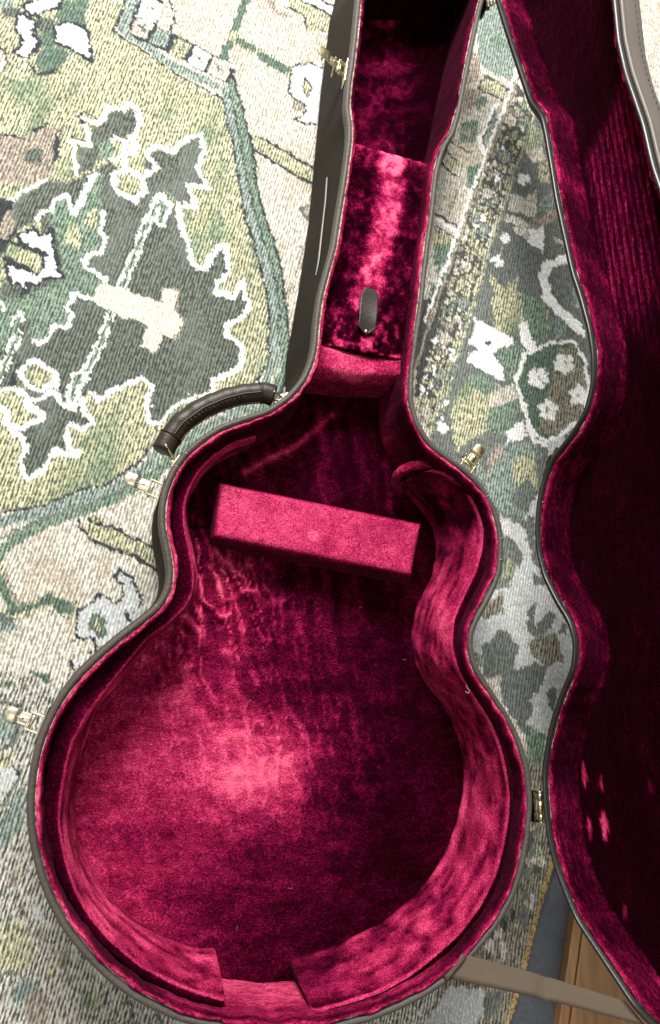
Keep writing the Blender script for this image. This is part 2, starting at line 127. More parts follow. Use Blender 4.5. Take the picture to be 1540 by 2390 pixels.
    '-268,-178,-253,-180,-252,-176,-259,-179,-255,-179,-244,-180,-245,-180,-231,-180,-220,-179,-235,-179,-229,-182,-213,-179,-231,-183,-212,-183,-202,-178,'
    '-219,-177,-214,-179,-203,-182,-197,-178,-205,-180,-201,-182,-192,-179,-195,-181,-171,-186,-164,-183,-176,-183,-167,-184,-149,-185,-152,-183,-150,-184,'
    '-158,-187,-135,-187,-141,-185,-129,-182,-142,-182,-146,-188,-124,-187,-118,-186,-121,-185,-112,-188,-106,-184,-120,-189,-99,-189,-110,-189,-86,-189,-9'
    '4,-191,-75,-188,-93,-186,-96,-190,-92,-193,-63,-190,-67,-191,-51,-192,-48,-190,-49,-192,-51,-193,-35,-190,-49,-188,-54,-194,-29,-189,-41,-190,-29,-193'
    ',-26,-196,-10,-190,-21,-192,-25,-190,-13,-192,-14,-194,3,-197,15,-191,3,-195,11,-196,22,-194,11;sS,5,-125,-14,-115,-16,-105,-17;pB,0,-124,-21,-111,-27'
    ',-101,-35,-105,-50,-122,-50;sS,3.6,-107,-36,-109,-50,-121,-60;pw,0,-118,-76,-109,-71,-103,-86,-110,-96,-118,-102;sN,3.1,-108,-73,-103,-83;sS,3.1,-100,'
    '-77,-105,-93,-115,-109;pK,0,-121,-62,-107,-63,-110,-73,-119,-76;pK,0,-127,8,-114,8,-116,1,-126,-1;sP,3.7,-104,8,-105,-1;pB,0,-104,-96,-96,-90,-93,-123'
    ',-103,-141,-113,-144,-115,-122;pK,0,-108,-212,-87,-208,-80,-223,-72,-236,-80,-247,-105,-244;pP,0,-61,-232,-45,-237,-48,-249,-36,-258,-44,-261,-52,-249'
    ';pB,0,-92,-259,-79,-255,-71,-261,-60,-276,-71,-279,-89,-274;pK,0,-64,-249,-56,-248,-56,-258,-63,-257;pP,0,-105,-167,-95,-165,-92,-177,-103,-180;pw,0,-'
    '84,-194,-70,-201,-63,-213,-73,-210;sS,2.5,-103,-247,-88,-250;pP,0,-76,-265,-60,-271,-60,-295,-80,-293;pK,0,-29,-272,-13,-277,-14,-288,-30,-285;pw,0,-4'
    '6,-235,-35,-243,-39,-247;pP,0,-77,-214,-65,-215,-66,-226,-78,-223;sS,3.6,8,-283,16,-287,15,-296;sS,3.2,37,-293,42,-304;pw,0,54,-302,125,-319,102,-352,'
    '33,-324;ps,0,541,959,538,948,535,935,535,925,532,920,529,906,526,897,525,883,519,873,518,864,518,852,515,846,514,836,508,822,506,815,507,802,501,794,5'
    '00,784,495,771,491,766,488,758,486,745,485,736,481,731,475,715,471,710,470,701,467,693,462,679,458,670,455,660,455,654,449,648,449,639,443,626,443,622'
    ',441,611,435,604,432,591,428,587,425,578,422,566,418,561,419,549,417,545,411,533,408,526,405,521,402,509,401,502,397,494,394,486,393,481,389,469,387,4'
    '65,385,454,378,449,376,442,377,434,374,427,367,416,367,408,364,403,362,398,358,388,354,380,352,373,349,367,347,359,347,350,344,344,339,336,336,332,334'
    ',323,331,316,328,308,327,303,327,294,329,289,326,281,325,275,328,267,325,259,326,252,326,247,330,239,333,234,337,230,339,224,342,219,347,211,350,208,3'
    '51,202,356,197,357,190,361,186,365,177,368,172,373,166,377,162,379,158,383,151,384,143,387,140,392,133,392,130,396,124,402,118,402,112,406,106,409,100'
    ',416,100,425,96,428,95,438,92,442,94,450,91,459,88,463,88,471,84,476,84,483,82,489,79,499,79,504,78,513,74,520,75,529,72,534,72,540,67,546,67,556,66,5'
    '64,62,571,61,576,62,584,60,590,56,597,54,609,55,616,52,620,52,626,49,635,45,643,45,645,52,646,60,649,64,652,74,653,79,657,87,661,94,663,99,662,106,666'
    ',114,669,120,671,130,675,133,676,142,677,147,682,158,685,162,685,169,689,180,692,187,695,193,694,200,701,208,701,214,704,223,707,229,708,240,713,246,7'
    '13,252,719,261,722,268,724,278,722,284,729,294,730,300,732,308,736,317,736,324,740,332,742,341,745,349,750,359,750,365,754,374,757,384,761,388,766,399'
    ',767,410,769,417,773,425,773,433,768,441,770,449,765,455,761,464,763,469,760,476,754,484,756,495,752,499,749,507,746,516,745,524,743,530,743,540,741,5'
    '49,740,558,736,563,733,574,729,579,727,586,727,593,727,603,722,614,721,618,721,630,714,633,716,644,714,654,710,659,708,671,703,675,706,687,698,695,701'
    ',702,696,707,695,719,694,729,688,733,686,745,686,752,686,763,683,769,681,777,678,786,673,793,674,803,668,811,665,820,665,827,663,838,658,847,658,854,6'
    '58,865,658,872,656,881,655,892,653,904,655,911,649,917,652,929,650,942,653,953,647,956,645,969,647,981,648,990,642,998,641,1007,645,1017,639,1027,640,'
    '1039,639,1050,637,1058,635,1065,637,1080,627,1071,622,1059,614,1049,605,1041,597,1028,591,1022,578,1006,575,999,566,988,556,979,550,972;pB,0,426,992,4'
    '35,995,446,999,459,1000,471,1005,479,1008,477,998,480,986,478,978,477,967,479,957,481,945,478,935,476,922,480,915,479,906,476,895,476,883,478,873,475,'
    '862,477,855,477,844,477,834,470,837,463,845,452,847,444,848,431,852,424,858,423,866,420,876,423,890,419,899,422,910,420,920,424,932,419,937,422,951,42'
    '7,963,422,968,424,983;pG,0,439,904,457,921,469,902,451,888;pP,0,412,879,424,872,418,829,401,821;pP,0,399,816,430,818,416,797,398,766;pK,0,429,841,466,'
    '829,460,803,419,818;sn,3.2,429,841,466,829,460,803,419,818,429,841;pG,0,410,796,429,809,433,796,415,779;pC,0,395,779,415,779,406,764;pG,0,388,755,415,'
    '766,413,730,384,720;pP,0,383,741,404,748,401,732;pC,0,368,716,400,712,407,690,390,663,361,685;sn,3,372,721,400,710;sn,3,366,703,381,693;sn,3,357,684,3'
    '80,668;pK,0,363,694,387,690,382,677,365,684;pG,0,395,685,415,696,409,648,393,653;sW,6.4,445,795,434,776,428,753,415,735,417,722,424,708;sn,3.1,441,789'
    ',435,766,421,736,426,718;pB,0,438,775,449,787,445,777,444,765,440,754,438,744,435,733,427,724,426,741,428,749,436,762;pC,0,357,678,374,660,389,653,404'
    ',639,390,587,378,581,348,602,352,641;sP,5.1,379,646,364,607;sn,3.6,346,604,380,589;sW,5.3,350,596,378,581;sn,2.9,346,587,376,572;pG,0,343,559,370,567,'
    '369,543,340,527;pB,0,352,544,358,522,354,506,345,522;ss,2.1,352,544,358,522,354,506,345,522,352,544;pG,0,337,503,354,498,343,462,331,472;pK,0,346,581,'
    '370,573,362,562,345,561;pn,0,481,840,484,834,490,825,490,811,493,803,497,796,502,789,498,780,496,769,490,762,489,753,487,742,480,732,476,722,475,713,4'
    '70,704,468,692,464,682,461,677,458,666,455,657,452,646,448,640,445,633,443,622,440,613,437,603,432,593,429,585,427,577,424,573,423,561,421,552,419,549'
    ',413,540,412,530,409,520,408,513,405,505,398,495,395,491,396,483,393,476,388,465,384,458,384,450,377,448,368,447,361,450,350,446,346,447,337,446,330,4'
    '44,321,442,322,448,329,456,330,466,333,470,338,481,342,487,345,496,351,502,353,513,359,518,362,528,367,536,369,543,371,551,374,558,378,569,381,577,384'
    ',586,387,594,391,605,394,613,397,623,398,630,403,640,404,649,408,656,408,666,412,671,417,683,419,691,424,702,425,710,431,722,436,730,437,736,443,747,4'
    '48,756,449,767,454,775,458,784,459,794,463,804,471,811,471,819,478,833;pn,0,322,477,332,480,337,480,348,479,355,483,363,482,370,481,382,483,389,486,38'
    '9,480,383,472,380,460,378,453,377,444,376,438,374,433,369,423,367,414,367,406,365,399,360,392,360,383,356,377,354,371,352,364,348,355,343,346,341,337,'
    '340,332,337,323,331,316,331,308,327,303,323,309,320,316,319,323,315,333,315,339,311,347,310,354,311,364,313,369,312,380,309,386,312,394,309,402,311,41'
    '2,311,419,313,426,316,438,316,442,318,452,320,463,321,468;pK,0,467,818,465,815,462,816,459,819,463,822,466,824,468,822;pK,0,475,816,477,814,476,810,47'
    '4,807,471,807,469,810,471,815;pc,0,478,814,479,818,482,819,487,820,487,814,483,811,479,811;pK,0,492,804,488,803,486,806,488,811,491,814,496,813,494,80'
    '8;pB,0,503,818,507,820,508,817,509,812,505,810,501,811,501,815;pC,0,465,813,466,809,464,806,460,803,458,806,459,810,462,813;pK,0,472,808,473,805,472,8'
    '01,469,801,467,802,466,805,469,808;pK,0,481,802,478,804,479,808,481,811,485,813,486,808,484,804;pK,0,492,805,491,800,487,798,483,797,483,802,485,806,4'
    '89,809;pK,0,496,802,496,807,501,808,504,808,505,803,502,800,497,797;pK,0,458,794,454,794,453,797,455,801,458,802,460,801,460,797;pP,0,468,789,465,786,'
    '462,788,462,793,465,796,469,797,470,793;pK,0,472,790,473,795,475,800,479,798,480,796,479,792,476,788;pP,0,482,787,480,789,481,793,484,794,487,794,486,'
    '790,485,787;pK,0,498,798,499,795,498,791,495,789,492,790,491,794,494,796;pc,0,456,794,459,793,459,789,456,785,453,786,451,788,453,792;pK,0,459,777,458'
    ',780,461,783,465,784,465,780,465,776,461,776;pP,0,477,794,478,790,479,785,475,782,470,782,470,787,473,791;pK,0,484,783,485,779,484,776,480,775,478,777'
    ',479,781,481,783;pB,0,486,776,487,782,489,787,493,786,495,783,494,778,490,776;pK,0,450,779,453,781,457,781,457,776,453,772,450,772,448,775;pK,0,455,77'
    '5,458,776,461,775,460,771,458,768,455,769,453,772;pK,0,469,769,465,769,465,774,467,777,471,779,473,776,472,772;pK,0,476,773,479,773,482,772,482,768,47'
    '9,766,476,766,475,769;pK,0,488,777,491,775,490,770,488,767,484,766,483,769,484,774;pB,0,446,769,450,770,452,768,451,765,449,761,446,762,445,765;pC,0,4'
    '54,763,457,763,458,760,457,756,454,754,450,756,452,760;pK,0,462,763,462,767,465,769,468,769,469,766,468,762,465,761;pP,0,476,761,476,757,474,753,471,7'
    '52,469,754,470,757,472,761;pc,0,483,769,486,768,487,765,484,762,481,761,480,764,481,767;pK,0,446,763,447,761,446,757,444,756,442,757,441,760,443,762;p'
    'K,0,448,754,451,754,452,751,452,747,449,746,447,747,446,750;pP,0,462,757,464,755,463,751,460,749,457,749,458,753,459,758;pK,0,469,745,465,746,463,750,'
    '467,754,470,757,474,754,473,749;pK,0,482,755,484,752,484,749,481,745,478,747,477,750,479,754;pP,0,434,748,438,751,442,752,443,748,442,743,438,741,436,'
    '744;pK,0,445,743,447,747,450,745,450,743,450,739,447,738,445,740;pK,0,456,740,455,743,455,746,458,748,461,748,461,744,459,740;pK,0,468,745,468,741,468'
    ',738,465,737,463,738,462,742,465,744;pc,0,481,740,479,735,475,734,472,737,474,742,477,745,481,744;pK,0,434,734,434,738,437,739,440,740,441,736,438,732'
    ',435,732;pK,0,446,730,444,727,441,725,440,728,440,732,443,733,447,734;pP,0,452,740,455,741,457,738,457,736,455,733,451,732,451,736;pK,0,463,726,461,72'
    '7,461,731,464,732,467,734,467,730,466,727;pC,0,475,730,472,731,471,735,474,738,477,739,479,736,477,733;pK,0,430,729,433,729,436,728,435,725,432,722,42'
    '9,722,430,726;pK,0,437,721,438,725,441,727,443,725,445,722,442,719,439,718;pW,0,449,729,453,731,455,728,455,724,452,719,449,722,447,725;pK,0,462,724,4'
    '61,721,460,718,457,716,455,719,456,723,459,725;pK,0,465,719,465,724,469,727,472,726,473,723,472,719,468,719;pK,0,432,715,428,714,426,717,427,722,430,7'
    '23,434,723,435,719;pP,0,437,709,435,709,434,712,435,716,438,718,441,715,440,712;pK,0,451,714,450,710,446,709,444,712,444,717,448,718,452,718;pK,0,452,'
    '711,454,715,458,715,458,711,458,706,454,705,451,707;pB,0,467,715,469,713,468,710,465,708,462,709,463,713,465,715;pW,0,427,710,428,707,428,704,425,702,'
    '423,702,421,705,424,708;pC,0,434,704,438,703,440,701,440,696,435,693,432,695,432,700;pK,0,443,709,446,711,449,711,449,707,448,704,445,703,443,705;pP,0'
    ',454,695,451,693,448,694,448,698,451,700,453,701,455,699;pK,0,460,701,462,704,465,707,467,704,468,700,465,697,461,697;pW,0,423,700,426,702,428,699,427'
    ',696,425,694,422,694,422,697;pP,0,431,687,428,690,428,693,430,696,433,698,435,694,433,690;pK,0,448,696,445,693,443,691,440,693,441,696,444,699,447,700'
    ';pc,0,448,686,445,686,446,690,448,693,451,693,453,691,451,687;pK,0,454,690,457,694,461,697,463,694,464,690,461,687,457,686;pK,0,424,686,422,684,420,68'
    '5,419,687,420,690,423,691,425,690;pP,0,432,684,434,681,431,678,429,675,426,677,426,681,429,685;pC,0,434,685,437,690,441,689,442,686,441,682,438,678,43'
    '4,681;pB,0,445,675,442,674,442,678,443,681,446,683,448,681,449,677;pP,0,457,678,454,678,452,680,453,684,457,686,460,685,459,681;pc,0,416,682,419,682,4'
    '21,679,420,674,416,672,413,675,413,679;pK,0,427,671,425,669,423,671,424,675,426,676,429,677,430,673;pW,0,438,671,434,672,434,677,436,680,439,683,441,6'
    '80,441,675;pC,0,446,670,445,666,442,666,441,668,440,671,443,673,446,673;pK,0,451,676,455,678,458,676,458,672,455,666,451,667,450,672;pK,0,409,666,411,'
    '669,414,673,417,671,418,667,415,663,411,662;pc,0,425,664,426,661,424,658,421,657,418,658,420,663,423,666;pP,0,433,664,430,664,430,667,432,671,435,670,'
    '437,668,436,664;pK,0,439,665,443,667,446,664,446,659,442,657,437,656,437,661;pB,0,448,668,451,668,453,667,453,665,451,662,449,663,448,665;pK,0,410,656'
    ',410,659,411,663,414,664,416,661,416,658,413,656;pK,0,419,648,418,649,418,652,421,654,423,653,423,650,421,648;pB,0,426,651,424,656,427,661,431,661,434'
    ',660,434,656,431,653;pW,0,432,648,433,653,436,653,439,652,439,649,437,645,433,645;pc,0,445,654,446,657,448,659,451,658,451,655,449,652,446,652;pK,0,40'
    '8,654,411,654,412,651,411,647,408,646,406,648,406,651;pK,0,421,641,419,639,416,639,415,641,416,644,418,646,420,644;pK,0,425,654,430,654,432,650,431,64'
    '5,427,644,423,644,423,649;pK,0,429,638,431,643,434,646,438,644,438,640,435,637,431,635;pK,0,446,643,443,640,440,641,441,645,442,648,445,649,447,646;pB'
    ',0,408,640,405,638,403,640,403,644,406,646,410,646,410,642;pK,0,408,634,410,638,413,641,417,639,416,635,414,632,410,631;pB,0,421,636,423,640,426,641,4'
    '29,640,429,636,426,632,422,632;pK,0,433,633,435,630,433,626,430,626,428,628,428,631,431,633;pW,0,438,631,437,633,438,636,441,638,443,635,443,632,441,6'
    '30;pP,0,403,635,406,634,405,630,404,626,401,626,399,629,400,632;pK,0,409,622,406,624,408,628,410,631,413,629,414,627,412,623;pK,0,415,627,417,631,421,'
    '632,423,629,421,625,419,622,416,624;pP,0,422,618,422,623,426,626,428,624,429,621,428,617,424,615;pP,0,440,624,437,623,434,624,435,628,438,632,442,632,'
    '443,627;pK,0,398,613,397,618,399,622,401,624,405,624,406,619,403,615;pK,0,410,613,407,610,406,613,405,616,407,620,410,618,412,616;pK,0,418,623,421,623'
    ',422,620,420,617,417,615,415,617,415,621;pK,0,426,616,428,615,428,611,425,610,422,609,421,612,423,616;pK,0,429,613,430,617,433,619,435,618,436,615,435'
    ',611,432,612;pB,0,398,615,402,617,403,613,402,609,399,607,395,608,395,612;pB,0,408,604,404,602,400,604,400,608,403,612,407,613,409,609;pW,0,410,611,41'
    '2,615,415,615,418,612,417,607,413,605,410,607;pK,0,417,598,417,603,420,607,425,608,427,604,424,600,421,597;pP,0,432,603,430,605,430,608,432,611,436,61'
    '1,436,608,435,604;pP,0,397,598,395,600,393,603,394,606,398,607,400,605,400,601;pW,0,406,598,404,595,401,593,400,596,399,600,403,601,405,600;pP,0,413,5'
    '95,409,593,405,594,405,599,409,602,413,604,414,600;pC,0,422,599,423,596,423,592,420,592,418,593,417,596,420,598;pC,0,431,594,427,593,425,597,425,602,4'
    '29,604,433,603,434,598;pK,0,394,594,395,591,392,588,389,588,387,592,389,595,392,596;pK,0,400,592,404,593,404,588,402,584,398,584,396,586,397,590;pC,0,'
    '407,589,407,591,408,595,411,596,412,593,412,591,410,588;pK,0,417,584,414,580,412,583,410,586,414,589,417,590,418,587;pW,0,427,591,430,589,428,584,425,'
    '582,421,583,420,588,424,592;pC,0,394,588,395,584,392,580,389,581,388,584,388,588,391,590;pK,0,400,576,396,574,393,577,394,581,397,585,401,584,403,580;'
    'pB,0,406,580,404,579,402,580,402,583,404,585,407,586,408,583;pK,0,417,577,415,574,411,573,409,577,411,581,415,584,418,581;pK,0,424,583,428,582,429,577'
    ',426,572,421,571,419,575,420,580;pc,0,387,582,389,579,390,575,388,572,383,570,381,575,383,579;pK,0,391,569,392,573,396,575,399,572,399,568,395,566,392'
    ',566;pc,0,403,574,403,577,406,577,408,576,408,573,406,571,403,571;pK,0,408,565,407,568,410,571,412,570,414,568,412,565,409,563;pC,0,415,570,418,573,42'
    '1,573,422,570,420,567,418,566,416,567;pK,0,384,570,386,570,387,568,386,565,383,564,382,566,382,569;pK,0,391,557,389,557,386,559,389,562,391,564,394,56'
    '3,393,559;pK,0,401,569,404,570,406,567,406,562,402,561,398,562,398,566;pK,0,409,552,406,555,406,558,407,563,412,564,414,561,413,555;pC,0,416,558,414,5'
    '57,412,559,413,562,416,563,419,563,418,560;pK,0,382,557,381,554,378,555,376,557,377,560,380,561,382,561;pK,0,389,548,386,549,386,551,387,554,390,555,3'
    '92,553,391,550;pK,0,394,554,396,559,400,561,403,558,403,554,400,550,397,552;pC,0,402,546,402,549,404,552,407,552,408,549,407,546,405,545;pc,0,421,552,'
    '417,550,413,548,413,552,414,556,417,558,420,556;pP,0,378,550,380,549,380,546,378,545,375,544,374,546,375,550;pW,0,381,540,382,543,385,547,388,545,389,'
    '541,387,538,383,537;pc,0,395,550,397,548,398,545,395,543,393,544,392,546,393,548;pK,0,402,541,404,542,406,540,404,537,402,535,400,536,400,539;pB,0,409'
    ',542,410,547,414,548,418,547,418,543,415,539,410,538;pK,0,374,534,371,534,369,538,371,542,375,544,378,541,377,537;pC,0,384,536,386,534,386,532,384,530'
    ',382,530,381,532,382,534;pc,0,395,537,393,532,390,532,388,534,387,538,390,540,393,539;pK,0,398,526,397,529,397,532,400,535,402,533,403,530,402,526;pB,'
    '0,410,540,413,539,413,536,412,533,409,533,408,535,408,538;pK,0,373,527,370,527,371,530,373,533,375,532,377,530,375,527;pK,0,379,529,381,530,383,528,38'
    '2,526,381,523,378,524,376,526;pB,0,384,527,386,531,389,533,392,532,393,529,390,525,387,524;pK,0,397,522,395,520,393,521,392,524,394,526,397,527,398,52'
    '4;pP,0,405,522,404,526,404,531,409,531,413,531,412,526,409,524;pC,0,371,519,367,519,367,523,368,527,371,528,374,526,374,522;pP,0,376,517,378,519,380,5'
    '19,382,517,380,514,378,513,376,515;pK,0,389,522,391,521,390,517,387,516,385,518,385,521,387,523;pK,0,397,514,395,510,392,511,390,513,391,517,394,519,3'
    '97,518;pP,0,408,519,408,515,406,511,403,512,401,514,401,518,405,521;pK,0,370,511,369,509,366,508,365,511,366,514,369,515,371,514;pK,0,380,509,378,505,'
    '374,506,373,509,374,513,377,514,381,513;pK,0,386,513,387,509,383,506,380,507,379,511,380,515,384,516;pc,0,387,505,387,508,390,509,393,509,393,506,391,'
    '504,388,502;pC,0,400,504,398,508,397,512,401,516,404,513,405,511,404,506;pK,0,360,505,363,508,366,507,367,504,365,501,362,499,360,501;pK,0,374,506,376'
    ',504,377,500,374,497,370,497,370,500,370,505;pP,0,381,498,379,499,378,501,379,504,381,505,383,503,384,500;pK,0,385,494,383,497,387,500,390,500,391,497'
    ',390,494,387,493;pC,0,393,496,393,500,395,503,399,503,400,500,399,496,395,494;pP,0,363,500,365,500,366,498,366,495,363,494,361,495,361,498;pP,0,370,48'
    '8,368,487,366,489,366,492,368,494,370,493,372,491;pK,0,379,498,382,500,385,498,384,494,382,491,379,493,377,495;pK,0,383,492,386,494,389,493,389,489,38'
    '7,486,384,485,382,488;pK,0,396,487,394,489,393,491,395,494,398,494,399,492,398,490;pC,0,359,487,357,490,359,493,362,494,365,492,363,489,361,486;pK,0,3'
    '70,479,366,477,363,479,361,481,364,485,367,486,371,484;pP,0,372,484,372,487,375,488,377,486,377,484,375,482,372,481;pP,0,385,485,386,481,384,478,380,4'
    '77,377,479,378,484,382,485;pK,0,390,478,390,483,393,486,397,485,397,481,397,476,393,477;pC,0,356,476,355,478,355,480,356,483,359,482,360,480,359,477;p'
    'K,0,360,471,360,474,363,476,367,476,366,472,365,468,361,468;pC,0,371,478,373,481,376,482,379,480,377,477,375,475,372,475;pC,0,376,470,377,474,380,478,'
    '383,475,384,473,382,470,379,467;pK,0,387,472,386,475,389,477,392,477,393,475,393,471,389,471;pK,0,357,474,357,470,354,469,351,470,350,472,352,475,355,'
    '476;pK,0,357,465,358,469,362,470,364,467,364,464,362,460,359,462;pc,0,369,467,370,470,372,472,375,472,376,469,374,465,370,464;pK,0,380,465,380,462,379'
    ',459,376,460,375,462,375,465,378,465;pW,0,382,465,385,468,388,469,390,465,389,462,386,461,382,461;pK,0,355,460,352,459,350,462,350,465,352,468,355,468'
    ',356,464;pC,0,359,453,357,454,357,457,359,459,362,459,364,457,363,453;pc,0,367,455,366,458,367,462,371,463,375,461,373,456,370,453;pC,0,377,452,374,45'
    '0,371,450,370,452,371,455,374,457,376,455;pc,0,386,461,388,458,387,453,383,452,380,453,380,457,382,460;pP,0,350,460,352,459,354,456,352,453,348,452,34'
    '6,455,347,459;pK,0,357,452,360,452,362,450,361,445,357,445,353,445,353,450;pP,0,367,449,364,450,363,454,366,456,369,457,372,455,370,451;pC,0,371,448,3'
    '74,449,376,448,376,446,375,444,373,443,372,445;pc,0,384,447,381,447,380,448,380,451,382,452,384,452,385,450;pK,0,350,444,347,444,346,447,346,449,349,4'
    '51,351,450,351,447;pP,0,352,438,351,440,352,443,355,445,357,443,357,440,355,438;pP,0,360,448,364,448,366,446,365,442,362,440,360,441,358,444;pC,0,374,'
    '436,372,433,369,433,367,436,369,440,372,441,375,439;pc,0,377,433,374,435,373,440,376,443,380,443,382,439,380,436;pK,0,343,438,345,440,347,438,348,435,'
    '346,433,343,433,342,435;pc,0,346,431,347,434,350,434,352,433,353,431,350,429,348,428;pB,0,359,436,362,437,364,435,363,432,360,431,358,430,357,434;pK,0'
    ',370,433,372,432,371,429,369,426,367,428,366,430,367,433;pC,0,374,437,378,439,380,436,381,433,378,429,374,429,372,433;pB,0,342,424,338,425,340,429,342'
    ',433,346,432,347,429,346,425;pc,0,346,423,348,426,352,426,353,422,351,420,348,418,345,420;pC,0,353,425,355,429,358,430,359,427,359,423,357,422,353,421'
    ';pK,0,370,421,367,417,364,418,362,420,363,424,366,428,369,425;pB,0,371,425,374,427,377,426,377,423,375,419,372,420,369,422;pW,0,342,427,343,423,342,41'
    '9,338,417,334,418,335,423,338,426;pP,0,347,413,345,414,344,416,345,419,348,419,349,417,349,414;pW,0,357,421,357,418,356,415,352,414,350,417,352,420,35'
    '4,424;pW,0,362,414,365,414,366,412,364,409,362,409,360,410,359,413;pK,0,369,417,371,419,374,419,376,418,374,415,372,414,370,415;pK,0,339,412,336,412,3'
    '36,415,336,417,339,418,341,416,340,414;pK,0,347,411,348,409,346,406,344,405,342,407,342,410,345,412;pK,0,351,408,350,411,352,415,355,414,358,412,357,4'
    '08,353,406;pW,0,360,409,364,407,363,402,361,400,357,398,356,401,357,405;pK,0,368,405,366,407,366,410,369,412,371,411,373,409,371,405;pK,0,332,408,334,'
    '410,337,410,337,407,337,404,334,404,332,405;pc,0,338,399,340,402,343,404,346,402,345,398,343,396,340,396;pK,0,353,402,351,401,349,401,347,403,349,406,'
    '351,407,353,405;pK,0,361,393,357,391,354,391,354,395,355,399,358,399,360,396;pW,0,370,403,369,400,367,398,363,397,362,400,364,404,367,406;pc,0,336,400'
    ',335,396,333,393,330,393,327,395,328,399,332,402;pK,0,337,387,336,388,336,391,337,394,340,393,341,391,340,388;pK,0,351,398,351,395,350,393,348,393,347'
    ',394,347,396,349,399;pK,0,353,385,352,387,354,390,356,390,357,389,358,386,355,384;pK,0,363,387,362,390,363,394,367,394,369,391,368,388,365,385;pP,0,33'
    '1,392,333,389,331,386,328,384,326,387,326,390,328,391;pW,0,335,388,338,387,339,384,339,381,336,380,333,381,334,385;pK,0,345,393,347,390,349,388,347,38'
    '5,344,384,343,387,343,390;pK,0,351,376,350,378,351,381,352,383,355,382,355,379,354,377;pB,0,363,388,366,387,366,384,365,381,362,381,359,382,360,386;pC'
    ',0,330,385,332,381,329,378,326,378,323,379,323,384,327,386;pC,0,337,374,335,374,333,376,335,379,337,380,339,379,339,376;pK,0,340,381,344,382,346,379,3'
    '46,376,343,374,341,375,339,377;pc,0,347,373,347,377,351,379,353,376,354,373,351,370,349,370;pC,0,359,369,356,372,355,375,358,378,361,378,363,375,362,3'
    '72;pW,0,324,369,323,372,323,374,325,375,327,375,328,373,326,371;pK,0,334,364,330,363,328,366,330,369,332,371,335,370,336,367;pK,0,343,374,346,372,344,'
    '370,343,367,340,368,339,371,341,374;pB,0,349,360,346,360,344,362,346,365,348,367,351,366,351,363;pB,0,359,368,361,365,358,363,355,362,354,365,355,368,'
    '357,370;pK,0,327,366,325,364,322,363,321,366,321,369,324,369,326,369;pC,0,330,365,332,362,333,360,331,357,329,358,327,359,328,362;pB,0,342,361,340,358'
    ',337,358,334,360,335,363,338,366,341,364;pK,0,344,359,347,359,349,357,348,355,347,353,344,353,343,356;pK,0,352,360,354,364,358,363,360,360,359,356,355'
    ',354,352,356;pW,0,322,362,324,359,323,355,320,352,317,353,316,357,318,361;pW,0,329,351,328,348,325,348,324,351,325,353,327,354,329,353;pP,0,340,355,34'
    '1,352,338,349,335,350,333,353,335,357,338,357;pK,0,338,346,339,350,342,353,346,352,347,348,344,345,341,345;pK,0,348,352,350,355,353,356,355,353,354,34'
    '9,351,347,348,349;pW,0,321,346,318,344,316,345,316,348,317,351,320,352,321,350;pK,0,327,351,328,348,328,345,326,343,322,343,321,347,324,349;pB,0,332,3'
    '45,333,348,335,347,337,346,337,343,334,341,332,343;pP,0,337,341,337,343,339,345,341,344,343,341,341,338,338,339;pW,0,348,344,351,346,354,345,354,342,3'
    '52,339,350,339,348,341;pK,0,315,347,318,346,322,345,321,340,317,339,314,339,313,343;pK,0,325,335,322,335,320,338,320,341,323,342,327,343,328,338;pK,0,'
    '334,344,337,340,334,337,331,336,328,338,327,342,331,345;pW,0,340,336,342,336,342,333,340,331,338,332,337,334,337,337;pK,0,346,329,344,333,344,337,348,'
    '339,351,338,351,334,350,330;pK,0,315,332,312,331,312,334,313,336,315,338,316,335,316,333;pK,0,323,328,321,325,317,324,314,327,317,331,320,334,322,331;'
    'pC,0,328,334,330,336,332,334,332,331,330,329,328,330,327,332;pc,0,336,329,338,328,339,326,338,323,335,323,334,325,335,327;pB,0,342,331,345,333,347,331'
    ',347,327,345,325,342,326,340,328;pB,0,315,332,316,329,315,326,312,324,309,325,309,329,312,332;pK,0,316,325,319,324,321,322,319,319,317,318,315,319,314'
    ',322;pB,0,324,327,326,329,329,328,331,325,329,322,325,321,323,324;pK,0,335,321,336,318,335,315,332,314,328,315,328,319,332,322;pW,0,346,324,348,322,34'
    '6,319,344,318,342,318,342,321,343,323;pK,0,312,320,311,316,307,318,306,320,307,323,309,324,313,324;pP,0,315,319,319,319,322,318,321,314,319,310,315,31'
    '1,315,315;pK,0,327,314,323,313,321,316,321,319,324,321,328,321,329,317;pK,0,328,310,328,313,331,315,333,314,333,311,332,309,329,307;pK,0,343,311,340,3'
    '10,337,310,337,314,340,316,343,316,343,313;pK,0,309,308,306,308,304,311,306,314,308,317,310,314,312,311;pB,0,312,304,312,307,314,308,316,308,317,306,3'
    '16,304,314,302;pC,0,321,313,324,314,326,311,324,308,321,307,319,309,319,311;pK,0,326,298,325,302,328,305,332,307,334,304,333,300,330,298;pK,0,342,309,'
    '342,306,340,303,338,304,336,305,337,308,339,309;pn,0,476,775,473,770,468,769,466,773,469,778,474,779;pn,0,470,769,468,763,463,762,461,766,463,772,468,'
    '773;pn,0,464,769,461,764,456,763,454,767,457,772,461,773;pn,0,463,777,460,772,455,770,453,774,455,780,460,781;pn,0,468,783,465,778,461,777,458,781,461'
    ',786,466,787;pn,0,475,782,472,777,467,776,465,780,468,785,473,786;pn,0,470,776,467,770,461,769,459,773,462,780,468,781;pC,0,473,773,471,769,467,768,46'
    '5,771,467,776,471,776;pC,0,468,769,465,765,461,764,459,767,462,772,466,772;pC,0,463,772,461,767,456,767,455,770,457,774,461,775;pC,0,464,778,461,774,4'
